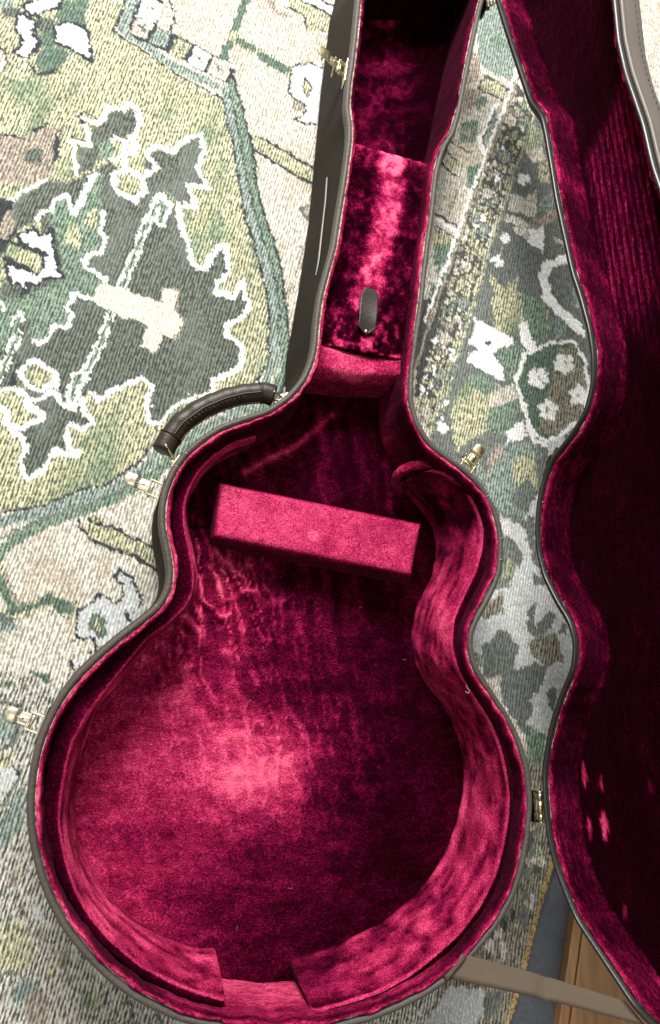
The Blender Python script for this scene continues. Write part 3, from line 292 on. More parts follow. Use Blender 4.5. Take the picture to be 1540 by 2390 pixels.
    '57,773,456,776,458,781,462,782;pC,0,469,782,467,778,463,777,461,780,463,785,468,786;pC,0,474,780,472,775,468,774,466,778,468,782,472,783;pC,0,469,776,'
    '467,771,462,770,460,774,462,779,467,780;pP,0,468,775,467,773,465,773,465,774,466,776,467,776;pP,0,465,773,464,772,463,771,462,772,463,774,464,774;pP,0'
    ',464,775,463,774,462,774,461,775,462,776,463,776;pP,0,466,777,466,776,464,775,464,777,465,778,466,778;pP,0,466,775,465,773,464,773,463,774,464,776,465'
    ',776;pn,0,465,713,462,708,457,707,455,711,458,716,462,717;pn,0,459,707,456,702,451,701,449,705,452,710,457,711;pn,0,452,708,450,703,445,702,443,706,44'
    '5,711,450,712;pn,0,451,715,448,710,444,709,441,713,444,718,449,719;pn,0,457,721,454,716,449,715,447,719,450,724,455,725;pn,0,463,720,461,715,456,714,4'
    '54,718,456,723,461,724;pn,0,459,714,456,708,450,707,447,712,450,718,456,719;pB,0,462,711,459,707,455,706,454,710,456,714,460,715;pB,0,456,708,454,703,'
    '450,703,448,706,450,710,454,711;pB,0,451,710,449,706,445,705,443,708,446,713,450,713;pB,0,452,716,450,712,446,712,444,715,446,719,451,720;pB,0,458,720'
    ',456,716,452,715,450,719,452,723,456,724;pB,0,463,718,460,714,456,713,454,716,457,720,461,721;pB,0,458,714,455,709,450,708,448,712,451,717,456,718;pP,'
    '0,456,713,455,712,454,712,453,713,454,714,455,714;pP,0,454,711,453,710,452,710,451,711,452,712,453,712;pP,0,452,714,452,712,450,712,450,713,451,714,45'
    '2,715;pP,0,455,715,454,714,453,714,452,715,453,716,454,716;pP,0,455,713,454,712,452,712,451,713,452,714,454,715;pn,0,435,650,432,645,427,644,425,648,4'
    '28,653,432,654;pn,0,429,644,427,639,422,638,420,642,422,647,427,648;pn,0,423,645,420,640,415,639,413,643,416,648,421,649;pn,0,422,652,419,647,414,646,'
    '412,650,415,655,419,656;pn,0,427,658,424,653,420,652,417,656,420,661,425,662;pn,0,433,657,431,652,426,651,424,655,427,660,431,661;pn,0,429,651,426,645'
    ',420,644,418,649,421,655,426,656;pC,0,432,648,430,644,426,644,424,647,426,651,430,651;pC,0,426,645,424,641,420,640,419,643,421,647,425,648;pC,0,422,64'
    '7,420,643,416,642,414,646,416,650,420,650;pC,0,423,653,421,649,417,649,415,652,417,656,421,656;pC,0,428,657,426,653,422,652,420,655,422,659,426,660;pC'
    ',0,433,654,430,650,427,650,425,653,427,657,431,657;pC,0,428,651,425,646,421,645,419,649,421,654,426,655;pP,0,426,650,426,649,424,648,424,649,424,651,4'
    '26,651;pP,0,424,648,423,647,422,647,421,648,422,649,423,649;pP,0,423,650,422,649,421,649,420,650,421,651,422,651;pP,0,425,652,425,651,423,651,423,652,'
    '423,653,425,653;pP,0,425,650,424,649,423,648,422,650,423,651,424,651;pn,0,425,593,423,588,418,587,416,591,419,596,423,596;pn,0,420,587,418,582,413,582'
    ',411,585,413,590,418,591;pn,0,414,588,411,583,407,583,404,586,407,591,412,592;pn,0,412,595,410,590,405,589,403,593,406,597,410,598;pn,0,418,600,415,59'
    '6,411,595,409,599,411,603,416,604;pn,0,424,599,422,595,417,594,415,598,417,602,422,603;pn,0,420,594,417,588,411,587,409,592,412,597,417,598;pB,0,423,5'
    '91,421,587,417,586,415,590,417,593,421,594;pB,0,417,587,415,584,411,583,410,586,412,590,416,591;pB,0,413,590,411,586,407,586,405,589,407,592,411,593;p'
    'B,0,414,596,412,592,408,592,406,595,408,598,412,599;pB,0,419,599,417,596,413,595,411,598,413,602,417,603;pB,0,423,597,421,593,417,592,416,596,418,599,'
    '422,600;pB,0,419,594,416,589,412,588,410,592,412,596,417,597;pP,0,417,593,417,592,415,591,415,592,415,594,417,594;pP,0,415,591,414,590,413,590,412,591'
    ',413,592,414,592;pP,0,414,593,413,592,412,592,411,593,412,594,413,594;pP,0,416,595,415,594,414,593,414,594,414,596,416,596;pP,0,416,593,415,592,413,59'
    '1,413,593,414,594,415,594;pn,0,398,534,396,530,391,529,389,533,391,537,396,538;pn,0,393,529,390,524,386,524,384,527,386,532,391,532;pn,0,387,530,384,5'
    '25,380,525,378,528,380,533,385,533;pn,0,385,536,383,532,379,531,377,535,379,539,383,540;pn,0,391,542,388,537,384,537,382,540,384,545,388,545;pn,0,397,'
    '541,394,536,390,536,388,539,390,544,395,544;pn,0,393,535,390,530,384,529,382,534,385,539,390,540;pC,0,395,533,393,529,390,528,388,531,390,535,394,536;'
    'pC,0,390,529,388,526,385,525,383,528,385,532,389,532;pC,0,386,532,384,528,380,528,378,531,380,534,384,535;pC,0,387,538,385,534,381,533,379,536,381,540'
    ',385,541;pC,0,392,541,390,537,386,537,384,540,386,543,390,544;pC,0,396,538,394,535,390,534,389,537,391,541,394,541;pC,0,392,535,389,531,385,530,383,53'
    '4,385,538,390,539;pP,0,390,534,389,533,388,533,388,534,388,535,390,535;pP,0,388,533,387,532,386,532,385,532,386,534,387,534;pP,0,387,535,386,534,385,5'
    '34,384,535,385,536,386,536;pP,0,389,536,388,535,387,535,387,536,387,537,388,537;pP,0,389,535,388,533,386,533,386,534,387,536,388,536;pn,0,390,481,388,'
    '476,383,476,381,479,384,484,388,484;pn,0,385,475,383,471,378,471,376,474,379,478,383,479;pn,0,379,477,377,472,372,472,370,475,373,480,377,480;pn,0,378'
    ',483,375,479,371,478,369,482,371,486,376,486;pn,0,383,488,380,484,376,483,374,487,376,491,381,492;pn,0,389,487,387,483,382,482,380,486,383,490,387,491'
    ';pn,0,385,482,382,477,377,476,374,480,377,485,382,486;pB,0,388,479,386,476,382,475,380,478,382,482,386,482;pB,0,383,476,381,473,377,472,375,475,377,47'
    '9,381,479;pB,0,378,479,376,475,373,475,371,478,373,481,377,482;pB,0,379,484,377,481,373,480,372,483,374,487,377,487;pB,0,384,487,382,484,378,483,377,4'
    '86,379,490,382,490;pB,0,388,485,386,481,383,481,381,484,383,487,387,488;pB,0,384,482,382,478,377,477,375,480,378,485,382,485;pP,0,382,481,382,480,381,'
    '480,380,481,381,482,382,482;pP,0,380,480,380,478,378,478,378,479,378,480,380,480;pP,0,379,482,378,480,377,480,377,481,377,482,379,483;pP,0,381,483,381'
    ',482,380,482,379,483,380,484,381,484;pP,0,381,481,380,480,379,480,378,481,379,482,380,482;pn,0,365,426,362,422,358,422,356,425,358,429,363,430;pn,0,36'
    '0,422,358,418,353,417,351,420,354,424,358,425;pn,0,354,423,352,419,347,418,345,422,348,426,352,426;pn,0,353,429,351,425,346,424,344,428,347,432,351,43'
    '2;pn,0,358,434,355,430,351,429,349,433,351,437,356,437;pn,0,364,433,361,429,357,428,355,431,357,436,362,436;pn,0,360,428,357,423,352,422,349,426,352,4'
    '31,357,432;pC,0,362,425,360,422,357,421,355,424,357,428,361,428;pC,0,357,422,356,419,352,418,350,421,352,425,356,425;pC,0,353,425,351,421,348,421,346,'
    '424,348,427,352,428;pC,0,354,430,352,427,348,426,347,429,349,432,352,433;pC,0,359,433,357,430,353,429,352,432,353,435,357,436;pC,0,363,430,361,427,357'
    ',427,356,430,358,433,361,433;pC,0,359,428,356,424,352,423,350,427,353,431,357,431;pP,0,357,427,357,426,355,426,355,427,356,428,357,428;pP,0,355,426,35'
    '4,424,353,424,353,425,353,426,355,426;pP,0,354,428,353,426,352,426,352,427,352,428,354,428;pP,0,356,429,356,428,354,428,354,429,355,430,356,430;pP,0,3'
    '56,427,355,426,354,426,353,427,354,428,355,428;pn,0,358,376,356,372,352,372,350,375,352,379,356,380;pn,0,353,372,351,368,347,367,345,371,347,375,351,3'
    '75;pn,0,347,373,345,369,341,368,339,372,341,376,345,376;pn,0,346,379,344,375,340,374,338,378,340,382,344,382;pn,0,351,383,349,380,344,379,343,383,345,'
    '386,349,387;pn,0,357,382,355,378,350,378,348,381,351,385,355,386;pn,0,353,378,350,373,345,372,343,376,346,381,351,382;pB,0,356,375,354,372,350,371,349'
    ',374,350,377,354,378;pB,0,351,372,349,369,345,369,344,371,346,375,349,375;pB,0,347,375,345,371,341,371,340,374,341,377,345,378;pB,0,347,380,345,377,34'
    '2,376,340,379,342,382,346,383;pB,0,352,383,350,379,347,379,345,382,347,385,350,386;pB,0,356,380,354,377,351,377,349,379,351,383,355,383;pB,0,352,378,3'
    '50,374,346,373,344,377,346,380,350,381;pP,0,351,377,350,376,349,376,348,377,349,378,350,378;pP,0,348,376,348,374,347,374,346,375,347,376,348,376;pP,0,'
    '347,377,347,376,346,376,345,377,346,378,347,378;pP,0,350,379,349,378,348,378,347,379,348,380,349,380;pP,0,349,377,349,376,347,376,347,377,347,378,349,'
    '378;pn,0,334,326,332,322,328,322,326,325,328,329,332,329;pn,0,330,321,328,318,324,317,322,321,324,324,328,325;pn,0,324,323,322,319,318,319,316,322,318'
    ',326,322,326;pn,0,323,328,321,325,317,324,315,328,317,331,321,332;pn,0,327,333,325,329,321,329,319,332,321,336,326,336;pn,0,333,332,331,328,327,328,32'
    '5,331,327,335,331,335;pn,0,329,327,327,323,322,322,320,326,322,331,327,331;pC,0,332,325,330,322,327,321,325,324,327,327,330,327;pC,0,327,322,326,319,3'
    '22,319,321,321,322,325,326,325;pC,0,323,325,322,321,318,321,316,324,318,327,322,327;pC,0,324,330,322,326,319,326,317,329,319,332,322,332;pC,0,328,332,'
    '327,329,323,329,322,332,323,335,327,335;pC,0,333,330,331,327,327,326,326,329,328,332,331,333;pC,0,329,327,326,323,322,323,320,326,323,330,327,331;pP,0'
    ',327,327,327,326,325,325,325,326,326,327,327,327;pP,0,325,325,325,324,323,324,323,325,323,326,325,326;pP,0,324,327,323,326,322,326,322,327,322,328,324'
    ',328;pP,0,326,328,326,327,324,327,324,328,325,329,326,329;pP,0,326,327,325,326,324,326,323,327,324,328,325,328;sP,3.7,522,972,477,834,422,694,364,533,'
    '338,463,312,383;sW,3.7,510,955,467,823,407,668,353,520,327,450;sK,4.1,515,829,500,784,458,670,416,552,388,468,354,378,327,303;pK,0,499,780,515,760,514'
    ',747,483,725;pC,0,487,730,511,742,516,720,494,712;pK,0,503,713,520,717,518,683,505,685;pW,0,490,683,487,679,483,678,481,681,484,685,488,686;pW,0,484,6'
    '77,481,673,477,672,475,676,478,680,482,680;pW,0,478,680,476,676,472,675,470,679,472,683,476,684;pW,0,481,688,478,684,474,683,473,686,475,690,479,691;p'
    'W,0,488,689,485,685,481,684,480,688,482,692,486,692;pW,0,485,684,482,679,477,678,475,682,478,687,483,687;pC,0,457,655,480,655,500,669,492,623,454,631;'
    'pC,0,449,624,486,615,478,589,460,597,459,609,447,613;pW,0,483,605,506,615,501,572,479,585;pB,0,501,652,525,674,523,643,497,634;sP,14.2,492,614,509,626'
    ',529,640;pW,0,454,586,452,582,448,582,447,584,449,588,452,588;pW,0,448,581,447,578,443,577,441,580,443,583,447,584;pW,0,444,584,442,580,438,580,437,58'
    '3,439,586,442,587;pW,0,446,590,444,587,440,586,439,589,441,592,444,593;pW,0,452,591,450,588,446,587,445,590,447,594,450,594;pW,0,449,586,447,582,443,5'
    '82,441,585,443,589,448,590;pW,0,442,549,440,545,436,544,434,548,436,552,440,552;pW,0,434,543,432,539,428,539,426,542,428,546,432,547;pW,0,430,551,428,'
    '547,424,546,422,549,424,553,429,554;pW,0,438,556,436,552,432,551,430,555,432,559,437,559;pW,0,437,550,434,545,429,544,427,548,430,553,435,554;sP,1.5,4'
    '43,579,436,558;sW,13.9,538,570,508,555,498,539,502,507,519,488,546,471;pB,0,543,529,559,522,554,490,540,499;sC,4.7,523,597,533,590;pK,0,418,527,424,52'
    '4,430,519,437,512,441,508,446,516,451,521,461,530,466,538,460,527,460,519,456,507,465,506,475,505,484,503,488,498,499,499,502,492,501,480,502,474,503,'
    '463,502,456,493,455,487,452,474,454,466,450,458,452,452,451,445,449,436,446,424,445,417,445,419,453,425,465,430,476,431,484,428,489,427,500,423,504,42'
    '1,510,418,517;pG,0,464,508,495,498,501,464,465,463;pK,0,418,494,427,498,435,496,443,500,456,498,464,501,462,489,461,480,458,473,457,461,449,455,441,44'
    '5,434,449,426,456,427,465,421,470,423,478,419,486;pG,0,479,487,486,485,494,485,494,474,497,466,501,457,502,451,491,441,483,435,477,445,470,451,470,461'
    ',472,469,477,475;pB,0,508,473,530,480,526,456,511,446;sW,13.8,500,506,519,488,549,463;pW,0,394,462,414,453,448,440,447,430,428,424,418,414,421,408,430'
    ',396,433,378,418,382,381,400,386,412,397,417,383,428,395,443;pn,0,409,431,416,432,417,427,412,423,408,426;pG,0,428,422,437,424,443,428,449,429,459,432'
    ',459,423,460,415,454,407,453,398,449,386,444,379,440,384,435,393,431,403,425,409;pK,0,359,348,366,353,370,363,375,367,381,376,384,380,393,380,403,382,'
    '411,378,422,374,428,370,424,363,419,355,412,350,420,348,427,346,434,341,429,330,422,322,413,316,406,310,400,305,390,300,382,297,376,293,370,286,363,27'
    '8,364,284,359,295,361,301,357,307,359,317,357,323,357,331,361,339;pG,0,380,380,403,386,425,370,401,356;pC,0,410,350,424,366,444,379,450,358,435,349,41'
    '1,332;pG,0,410,339,418,342,429,346,437,349,446,354,450,346,449,334,442,325,440,321,436,314,430,305,424,304,414,307,407,312,403,320,405,328;pW,0,354,30'
    '7,352,304,349,304,347,307,349,310,352,310;pW,0,349,303,347,300,344,300,342,303,344,306,347,306;pW,0,344,306,342,303,339,303,337,306,339,309,343,309;pW'
    ',0,346,312,344,309,341,309,339,312,341,315,345,315;pW,0,352,313,350,310,347,309,345,312,347,315,351,316;pW,0,350,308,348,305,343,304,342,308,344,311,3'
    '48,312;pg,0,464,419,499,437,536,447,552,420,553,372,534,336,487,303,465,315,454,362,448,380;sW,4.8,464,419,499,437,536,447,552,420,553,372,534,336,487'
    ',303,465,315,454,362,448,380,464,419;pM,0,514,433,522,435,530,436,539,442,543,435,541,423,544,414,549,408,548,401,551,391,548,383,546,371,544,363,544,'
    '355,542,346,540,337,534,331,522,324,514,323,507,315,499,311,494,315,483,312,476,316,477,323,481,335,486,339,485,349,493,358,493,366,495,372,500,381,50'
    '2,392,505,399,506,407,508,417,514,425;pW,0,459,463,469,466,482,429,472,422,458,441;sW,3.5,462,423,455,395,448,380,454,351,461,317;pW,0,488,380,485,375'
    ',478,374,475,379,479,385,485,386;pW,0,478,384,475,378,468,377,465,383,469,388,475,389;pW,0,480,395,477,389,470,388,467,394,471,400,477,400;pW,0,492,39'
    '9,488,393,481,392,479,397,482,403,489,404;pW,0,497,389,493,384,486,383,483,388,487,394,494,395;pW,0,488,390,484,383,476,382,473,388,477,395,485,396;pK'
    ',0,484,389,482,386,478,386,477,388,479,392,482,392;pW,0,526,403,523,397,516,397,513,402,517,408,524,409;pW,0,518,409,514,403,507,402,504,408,508,414,5'
    '15,414;pW,0,522,420,519,414,512,414,509,419,513,425,520,426;pW,0,534,422,530,415,524,415,521,420,525,426,531,427;pW,0,537,411,533,405,526,404,523,409,'
    '527,415,534,416;pW,0,529,413,524,406,516,405,513,411,517,419,525,420;pK,0,524,413,522,410,519,409,517,412,519,415,523,416;pW,0,503,339,499,333,493,332'
    ',490,337,494,343,500,344;pW,0,492,338,488,332,482,332,479,337,482,342,489,343;pW,0,489,348,486,342,479,342,476,347,480,352,487,353;pW,0,499,355,496,34'
    '9,489,349,486,354,490,360,496,360;pW,0,508,349,504,344,498,343,495,348,498,354,505,354;pW,0,500,346,495,339,487,338,484,344,488,351,496,352;pK,0,495,3'
    '46,493,342,490,342,488,345,490,348,494,348;pW,0,547,381,544,375,537,374,534,379,538,385,545,386;pW,0,556,374,552,369,545,368,542,373,546,379,553,380;p'
    'W,0,551,364,547,358,540,357,537,362,541,368,548,369;pW,0,539,363,535,357,528,357,525,362,529,368,536,368;pW,0,537,374,533,368,526,367,523,372,527,378,'
    '534,379;pW,0,547,371,543,364,535,363,531,370,536,377,544,378;pK,0,543,371,541,368,537,367,535,370,538,373,541,374;sW,6.5,461,315,469,303,486,297,509,3'
    '15,530,330;pW,0,432,312,454,329,458,307,443,299,429,292;pw,0,484,299,513,314,513,298,489,281;pB,0,386,270,393,274,399,281,406,282,412,287,420,293,427,'
    '295,435,298,445,298,454,300,462,301,470,298,473,290,480,288,479,282,471,275,469,264,466,258,466,253,460,242,458,235,456,227,457,221,452,212,452,208,44'
    '9,198,441,201,433,204,425,205,415,207,410,214,410,219,405,223,404,230,398,238,396,244,392,249,389,255,389,263;ps,0,388,273,405,282,415,268,400,252;pP,'
    '0,401,271,420,293,427,283,403,254;pK,0,434,273,468,287,469,237,439,242;ps,0,455,254,468,234,453,209,429,221;sB,8.1,418,260,408,216;pw,0,415,205,424,20'
    '4,433,200,438,195,447,195,449,203,455,211,458,218,464,227,470,235,476,241,473,235,471,227,473,218,470,215,467,207,466,199,462,192,463,185,463,179,460,'
    '173,458,164,454,158,455,152,458,144,462,140,466,132,470,126,474,119,478,113,479,107,483,100,489,98,491,91,492,83,499,78,501,72,503,68,496,66,490,69,47'
    '9,67,474,68,467,66,459,67,452,68,445,68,438,66,428,68,423,67,416,68,410,67,400,65,394,66,386,66,378,67,373,66,375,70,380,76,385,81,388,87,390,92,396,9'
    '9,400,104,404,110,408,115,414,123,418,126,421,134,423,139,418,147,422,156,420,163,420,169,418,178,418,182,415,192,414,199;ps,0,447,195,463,209,459,155'
    ',449,175;ss,4,415,205,447,193,455,204;ps,0,417,180,426,176,431,174,437,165,442,157,444,151,442,145,434,139,430,133,428,126,422,121,418,113,414,105,409'
    ',101,403,91,401,85,396,81,391,73,383,66,380,70,382,77,387,82,388,88,393,94,397,98,400,104,402,110,409,118,410,124,414,129,416,138,417,147,419,153,417,'
    '162,419,170;pK,0,423,153,433,141,424,121,412,125;pB,0,410,112,426,119,419,101,394,80;ps,0,454,133,464,130,471,122,456,119;ps,0,448,97,455,96,451,67,44'
    '2,67;pw,0,369,111,377,110,385,112,391,111,397,111,404,114,409,112,420,115,424,114,432,112,439,113,449,114,457,114,463,114,470,116,480,114,486,115,494,'
    '116,499,115,510,118,518,117,524,116,522,110,524,100,523,95,521,87,522,80,519,73,521,67,516,61,519,53,519,46,518,41,516,32,517,24,515,19,513,15,504,8,5'
    '03,1,498,-7,495,-10,490,-19,486,-25,482,-30,478,-35,472,-41,467,-43,456,-47,450,-49,441,-50,433,-52,428,-47,426,-39,423,-34,418,-28,414,-23,413,-18,40'
    '7,-13,402,-9,398,-2,396,2,393,11,388,13,386,21,379,27,378,33,375,38,371,42,366,48,367,56,367,61,369,70,366,76,368,83,370,91,368,97,367,104;ps,0,384,48'
    ',391,51,398,58,402,61,407,65,416,65,421,59,423,51,430,47,430,40,426,34,425,27,425,19,430,21,442,25,448,31,455,27,461,25,468,23,465,19,461,9,457,4,454,'
    '0,453,-6,449,-13,445,-21,443,-25,439,-33,434,-39,440,-44,446,-47,451,-53,455,-56,447,-55,441,-53,433,-51,427,-48,423,-43,420,-37,415,-29,412,-22,407,-'
    '16,405,-7,403,-1,397,3,393,7,388,9,382,14,383,20,384,28,382,34,384,42;ps,0,443,88,455,97,454,55,443,64;ps,0,453,68,473,89,482,81,456,51;pM,0,440,53,45'
    '0,54,459,60,465,60,471,63,481,66,480,60,485,52,486,43,485,37,488,31,477,29,468,25,458,28,451,33,446,40,445,46;ps,0,486,75,496,77,495,60,483,62;pw,0,44'
    '0,-13,447,-8,452,-4,456,4,461,7,467,13,474,18,481,20,487,23,496,15,489,7,489,5,481,-1,479,-9,472,-13,469,-21,467,-27,465,-35,463,-41,455,-40,446,-37,4'
    '44,-29,443,-20;ps,0,466,-1,476,1,471,-25,463,-21;pC,0,388,10,404,13,405,-5,392,-1;pG,0,432,-39,458,-56,452,-99,433,-83;pM,0,379,87,414,109,413,88,390,'
    '75;pB,0,374,40,387,36,387,22,374,28;pM,0,429,-79,436,-83,445,-86,454,-89,459,-91,460,-96,461,-102,460,-110,460,-114,463,-120,464,-127,465,-133,463,-13'
    '8,462,-146,463,-149,467,-156,466,-163,467,-167,466,-173,465,-178,461,-184,458,-191,459,-194,456,-201,452,-206,453,-212,451,-216,450,-223,446,-226,443,'
    '-232,442,-238,439,-243,436,-248,436,-253,434,-260,432,-266,427,-270,425,-276,424,-280,423,-283,417,-290,418,-294,413,-297,413,-304,409,-309,409,-312,4'
    '06,-319,404,-324,400,-328,396,-333,396,-336,392,-340,391,-347,389,-351,387,-355,379,-353,375,-353,367,-353,362,-353,357,-353,349,-351,343,-352,339,-35'
    '0,332,-348,327,-349,319,-347,314,-348,307,-346,302,-346,294,-344,290,-345,293,-339,295,-336,300,-332,303,-328,303,-322,307,-320,311,-316,313,-310,318,'
    '-306,318,-301,322,-299,324,-293,326,-290,331,-285,334,-282,341,-277,346,-276,350,-271,356,-268,359,-266,365,-260,367,-257,371,-256,378,-251,383,-248,3'
    '85,-243,389,-239,394,-235,397,-227,398,-225,401,-219,404,-215,408,-208,413,-203,413,-199,418,-193,422,-189,424,-185,424,-176,422,-172,421,-167,423,-16'
    '2,425,-154,424,-149,424,-142,425,-137,425,-133,427,-126,424,-121,426,-113,428,-110,427,-103,430,-97,428,-90,427,-86;pw,0,394,-262,397,-264,398,-272,39'
    '4,-275,390,-277,389,-271,389,-262;pP,0,380,-283,376,-280,378,-273,381,-269,384,-271,384,-277,383,-283;ps,0,375,-323,372,-325,370,-328,368,-324,369,-32'
    '1,371,-318,372,-320;pP,0,360,-309,357,-313,355,-315,353,-310,352,-304,356,-298,359,-304;pn,0,432,-166,429,-165,426,-159,431,-155,434,-155,436,-160,435'
    ',-166;pn,0,438,-198,437,-196,436,-193,437,-190,440,-190,441,-193,441,-198;pn,0,425,-177,424,-171,427,-163,433,-163,436,-172,432,-180,428,-180;pC,0,356'
    ',-318,357,-323,354,-324,352,-326,349,-322,350,-315,354,-316;pC,0,361,-334,363,-333,365,-330,367,-334,365,-338,363,-341,362,-337;pK,0,437,-185,438,-181'
    ',441,-179,443,-183,442,-187,440,-191,438,-189;pC,0,447,-184,446,-190,442,-193,439,-187,440,-181,443,-176,446,-180;pw,0,385,-260,382,-261,381,-257,381,'
    '-254,383,-249,386,-250,387,-256;pP,0,423,-219,426,-219,426,-225,424,-230,421,-231,419,-226,421,-222;pC,0,395,-266,396,-271,394,-278,390,-276,388,-271,'
    '387,-263,392,-262;pC,0,367,-275,373,-273,375,-280,375,-287,372,-291,368,-292,365,-284;ps,0,380,-308,377,-310,376,-305,376,-303,377,-300,379,-301,380,-'
    '303;ps,0,377,-290,378,-288,380,-288,381,-291,380,-295,377,-296,376,-293;ps,0,387,-241,389,-237,392,-234,394,-237,394,-243,392,-246,390,-244;pP,0,365,-'
    '324,363,-325,362,-325,362,-322,362,-320,364,-319,366,-320;pC,0,377,-257,382,-261,380,-270,376,-271,371,-270,370,-262,373,-255;ps,0,419,-216,422,-214,4'
    '24,-218,422,-222,419,-224,417,-222,416,-217;pP,0,420,-198,420,-189,421,-180,427,-181,429,-187,428,-195,424,-198;pC,0,433,-188,432,-185,433,-183,435,-1'
    '80,436,-184,436,-186,434,-190;pP,0,374,-299,377,-299,380,-304,378,-310,375,-312,371,-311,372,-304;pP,0,414,-195,413,-191,414,-187,416,-189,418,-190,41'
    '8,-194,416,-194;ps,0,393,-226,393,-230,392,-231,390,-232,390,-228,390,-226,392,-225;pw,0,401,-211,401,-215,400,-217,398,-216,397,-215,398,-212,399,-21'
    '0;pw,0,424,-218,430,-217,430,-227,427,-234,423,-233,419,-229,419,-220;ps,0,404,-222,406,-219,409,-218,409,-222,409,-226,407,-229,404,-227;ps,0,408,-18'
    '9,408,-184,410,-180,413,-178,414,-185,413,-190,410,-192;ps,0,419,-192,423,-190,427,-189,429,-196,426,-203,423,-200,419,-200;pn,0,432,-191,435,-188,438'
    ',-189,439,-194,437,-199,434,-202,431,-197;pP,0,404,-263,404,-259,404,-255,406,-256,407,-257,408,-259,406,-261;ps,0,372,-274,374,-283,370,-288,367,-287'
    ',364,-284,365,-279,368,-271;ps,0,348,-325,346,-333,342,-336,338,-335,336,-327,340,-324,344,-318;pw,0,390,-279,389,-281,388,-281,388,-278,389,-275,390,'
    '-277,391,-278;pC,0,410,-200,413,-198,415,-203,413,-206,411,-210,409,-208,409,-203;pn,0,345,-328,342,-324,343,-318,347,-316,351,-317,350,-324,348,-328;'
    'pC,0,405,-247,406,-244,408,-246,408,-248,408,-251,406,-250,404,-250;pw,0,370,-327,367,-333,363,-328,362,-323,361,-314,367,-312,369,-320;ps,0,410,-181,'
    '410,-187,409,-193,406,-190,403,-189,403,-182,407,-183;pn,0,396,-252,391,-253,391,-245,389,-239,393,-237,395,-241,398,-245;pC,0,418,-176,414,-173,413,-'
    '166,415,-160,418,-159,420,-163,420,-169;ps,0,419,-251,414,-246,412,-238,415,-228,420,-232,423,-236,421,-241;pP,0,427,-228,423,-235,421,-227,420,-220,4'
    '23,-215,429,-213,428,-222;ps,0,373,-287,375,-287,376,-288,376,-291,375,-293,373,-295,373,-291;pP,0,370,-327,369,-325,370,-322,371,-320,372,-322,373,-3'
    '24,372,-326;pP,0,384,-297,385,-293,386,-291,388,-290,389,-293,388,-296,386,-299;ps,0,441,-158,439,-159,436,-158,437,-154,439,-152,441,-150,443,-153;pK'
    ',0,435,-181,432,-184,427,-185,427,-178,428,-169,433,-168,435,-175;pn,0,448,-170,446,-172,444,-173,443,-170,444,-167,446,-166,447,-167;pP,0,408,-220,41'
    '0,-224,407,-227,404,-229,402,-223,405,-219,407,-214;pn,0,414,-210,412,-207,411,-203,410,-196,415,-193,419,-197,417,-206;ps,0,427,-168,432,-166,437,-16'
    '6,438,-173,436,-180,431,-183,427,-178;pC,0,390,-261,388,-260,385,-257,387,-253,389,-248,393,-251,391,-257;ps,0,389,-294,390,-297,388,-298,386,-300,385'
    ',-296,386,-292,388,-292;pn,0,430,-171,427,-174,424,-172,422,-167,424,-162,428,-157,429,-165;pn,0,426,-192,425,-195,423,-194,421,-192,423,-188,425,-187'
    ',426,-189;pK,0,434,-174,438,-168,443,-168,443,-175,442,-180,439,-186,435,-183;ps,0,371,-326,367,-329,366,-321,368,-316,372,-314,373,-320,374,-326;pw,0'
    ',368,-315,367,-312,369,-308,371,-311,372,-313,371,-316,370,-317;pn,0,402,-239,404,-233,408,-233,410,-238,408,-242,406,-246,403,-244;ps,0,416,-217,418,'
    '-212,421,-211,425,-211,425,-219,421,-225,418,-222;pn,0,417,-210,418,-211,418,-213,417,-215,415,-214,414,-211,416,-209;pC,0,366,-291,365,-296,363,-297,'
    '361,-298,360,-295,361,-292,363,-289;pK,0,385,-243,383,-239,382,-234,385,-234,388,-234,388,-238,388,-243;pw,0,387,-234,389,-239,387,-244,384,-244,382,-'
    '242,383,-238,384,-236;pK,0,362,-302,363,-298,366,-297,367,-300,368,-304,366,-307,364,-304;ps,0,358,-326,359,-323,361,-320,363,-324,362,-328,360,-332,3'
    '59,-329;pn,0,387,-295,387,-292,389,-289,391,-292,390,-296,390,-300,387,-300;pw,0,330,-298,369,-305,358,-336,300,-330;ps,0,369,-310,389,-307,384,-322,3'
    '68,-334'
)

scene = bpy.context.scene
C = scene.collection

# ------------------------------------------------------------------ camera
fl, cam_z, axes = DATA['cam']
cam = bpy.data.cameras.new('camera')
cam.sensor_fit = 'VERTICAL'; cam.sensor_height = 36.0; cam.lens = 36.0 * fl
cam.clip_start = 0.01; cam.clip_end = 60
cam.dof.use_dof = True; cam.dof.focus_distance = 0.74; cam.dof.aperture_fstop = 7.5
cam_o = bpy.data.objects.new('camera', cam); C.objects.link(cam_o)
m = Matrix([[axes[j][i] for j in range(3)] for i in range(3)]).to_4x4(); m.translation = (0, 0, cam_z)
cam_o.matrix_world = m
scene.camera = cam_o

# ------------------------------------------------------------------ room light
world = bpy.data.worlds.new('World'); scene.world = world; world.use_nodes = True
bg = world.node_tree.nodes['Background']
bg.inputs[0].default_value = (1.0, 0.985, 0.96, 1); bg.inputs[1].default_value = 0.33

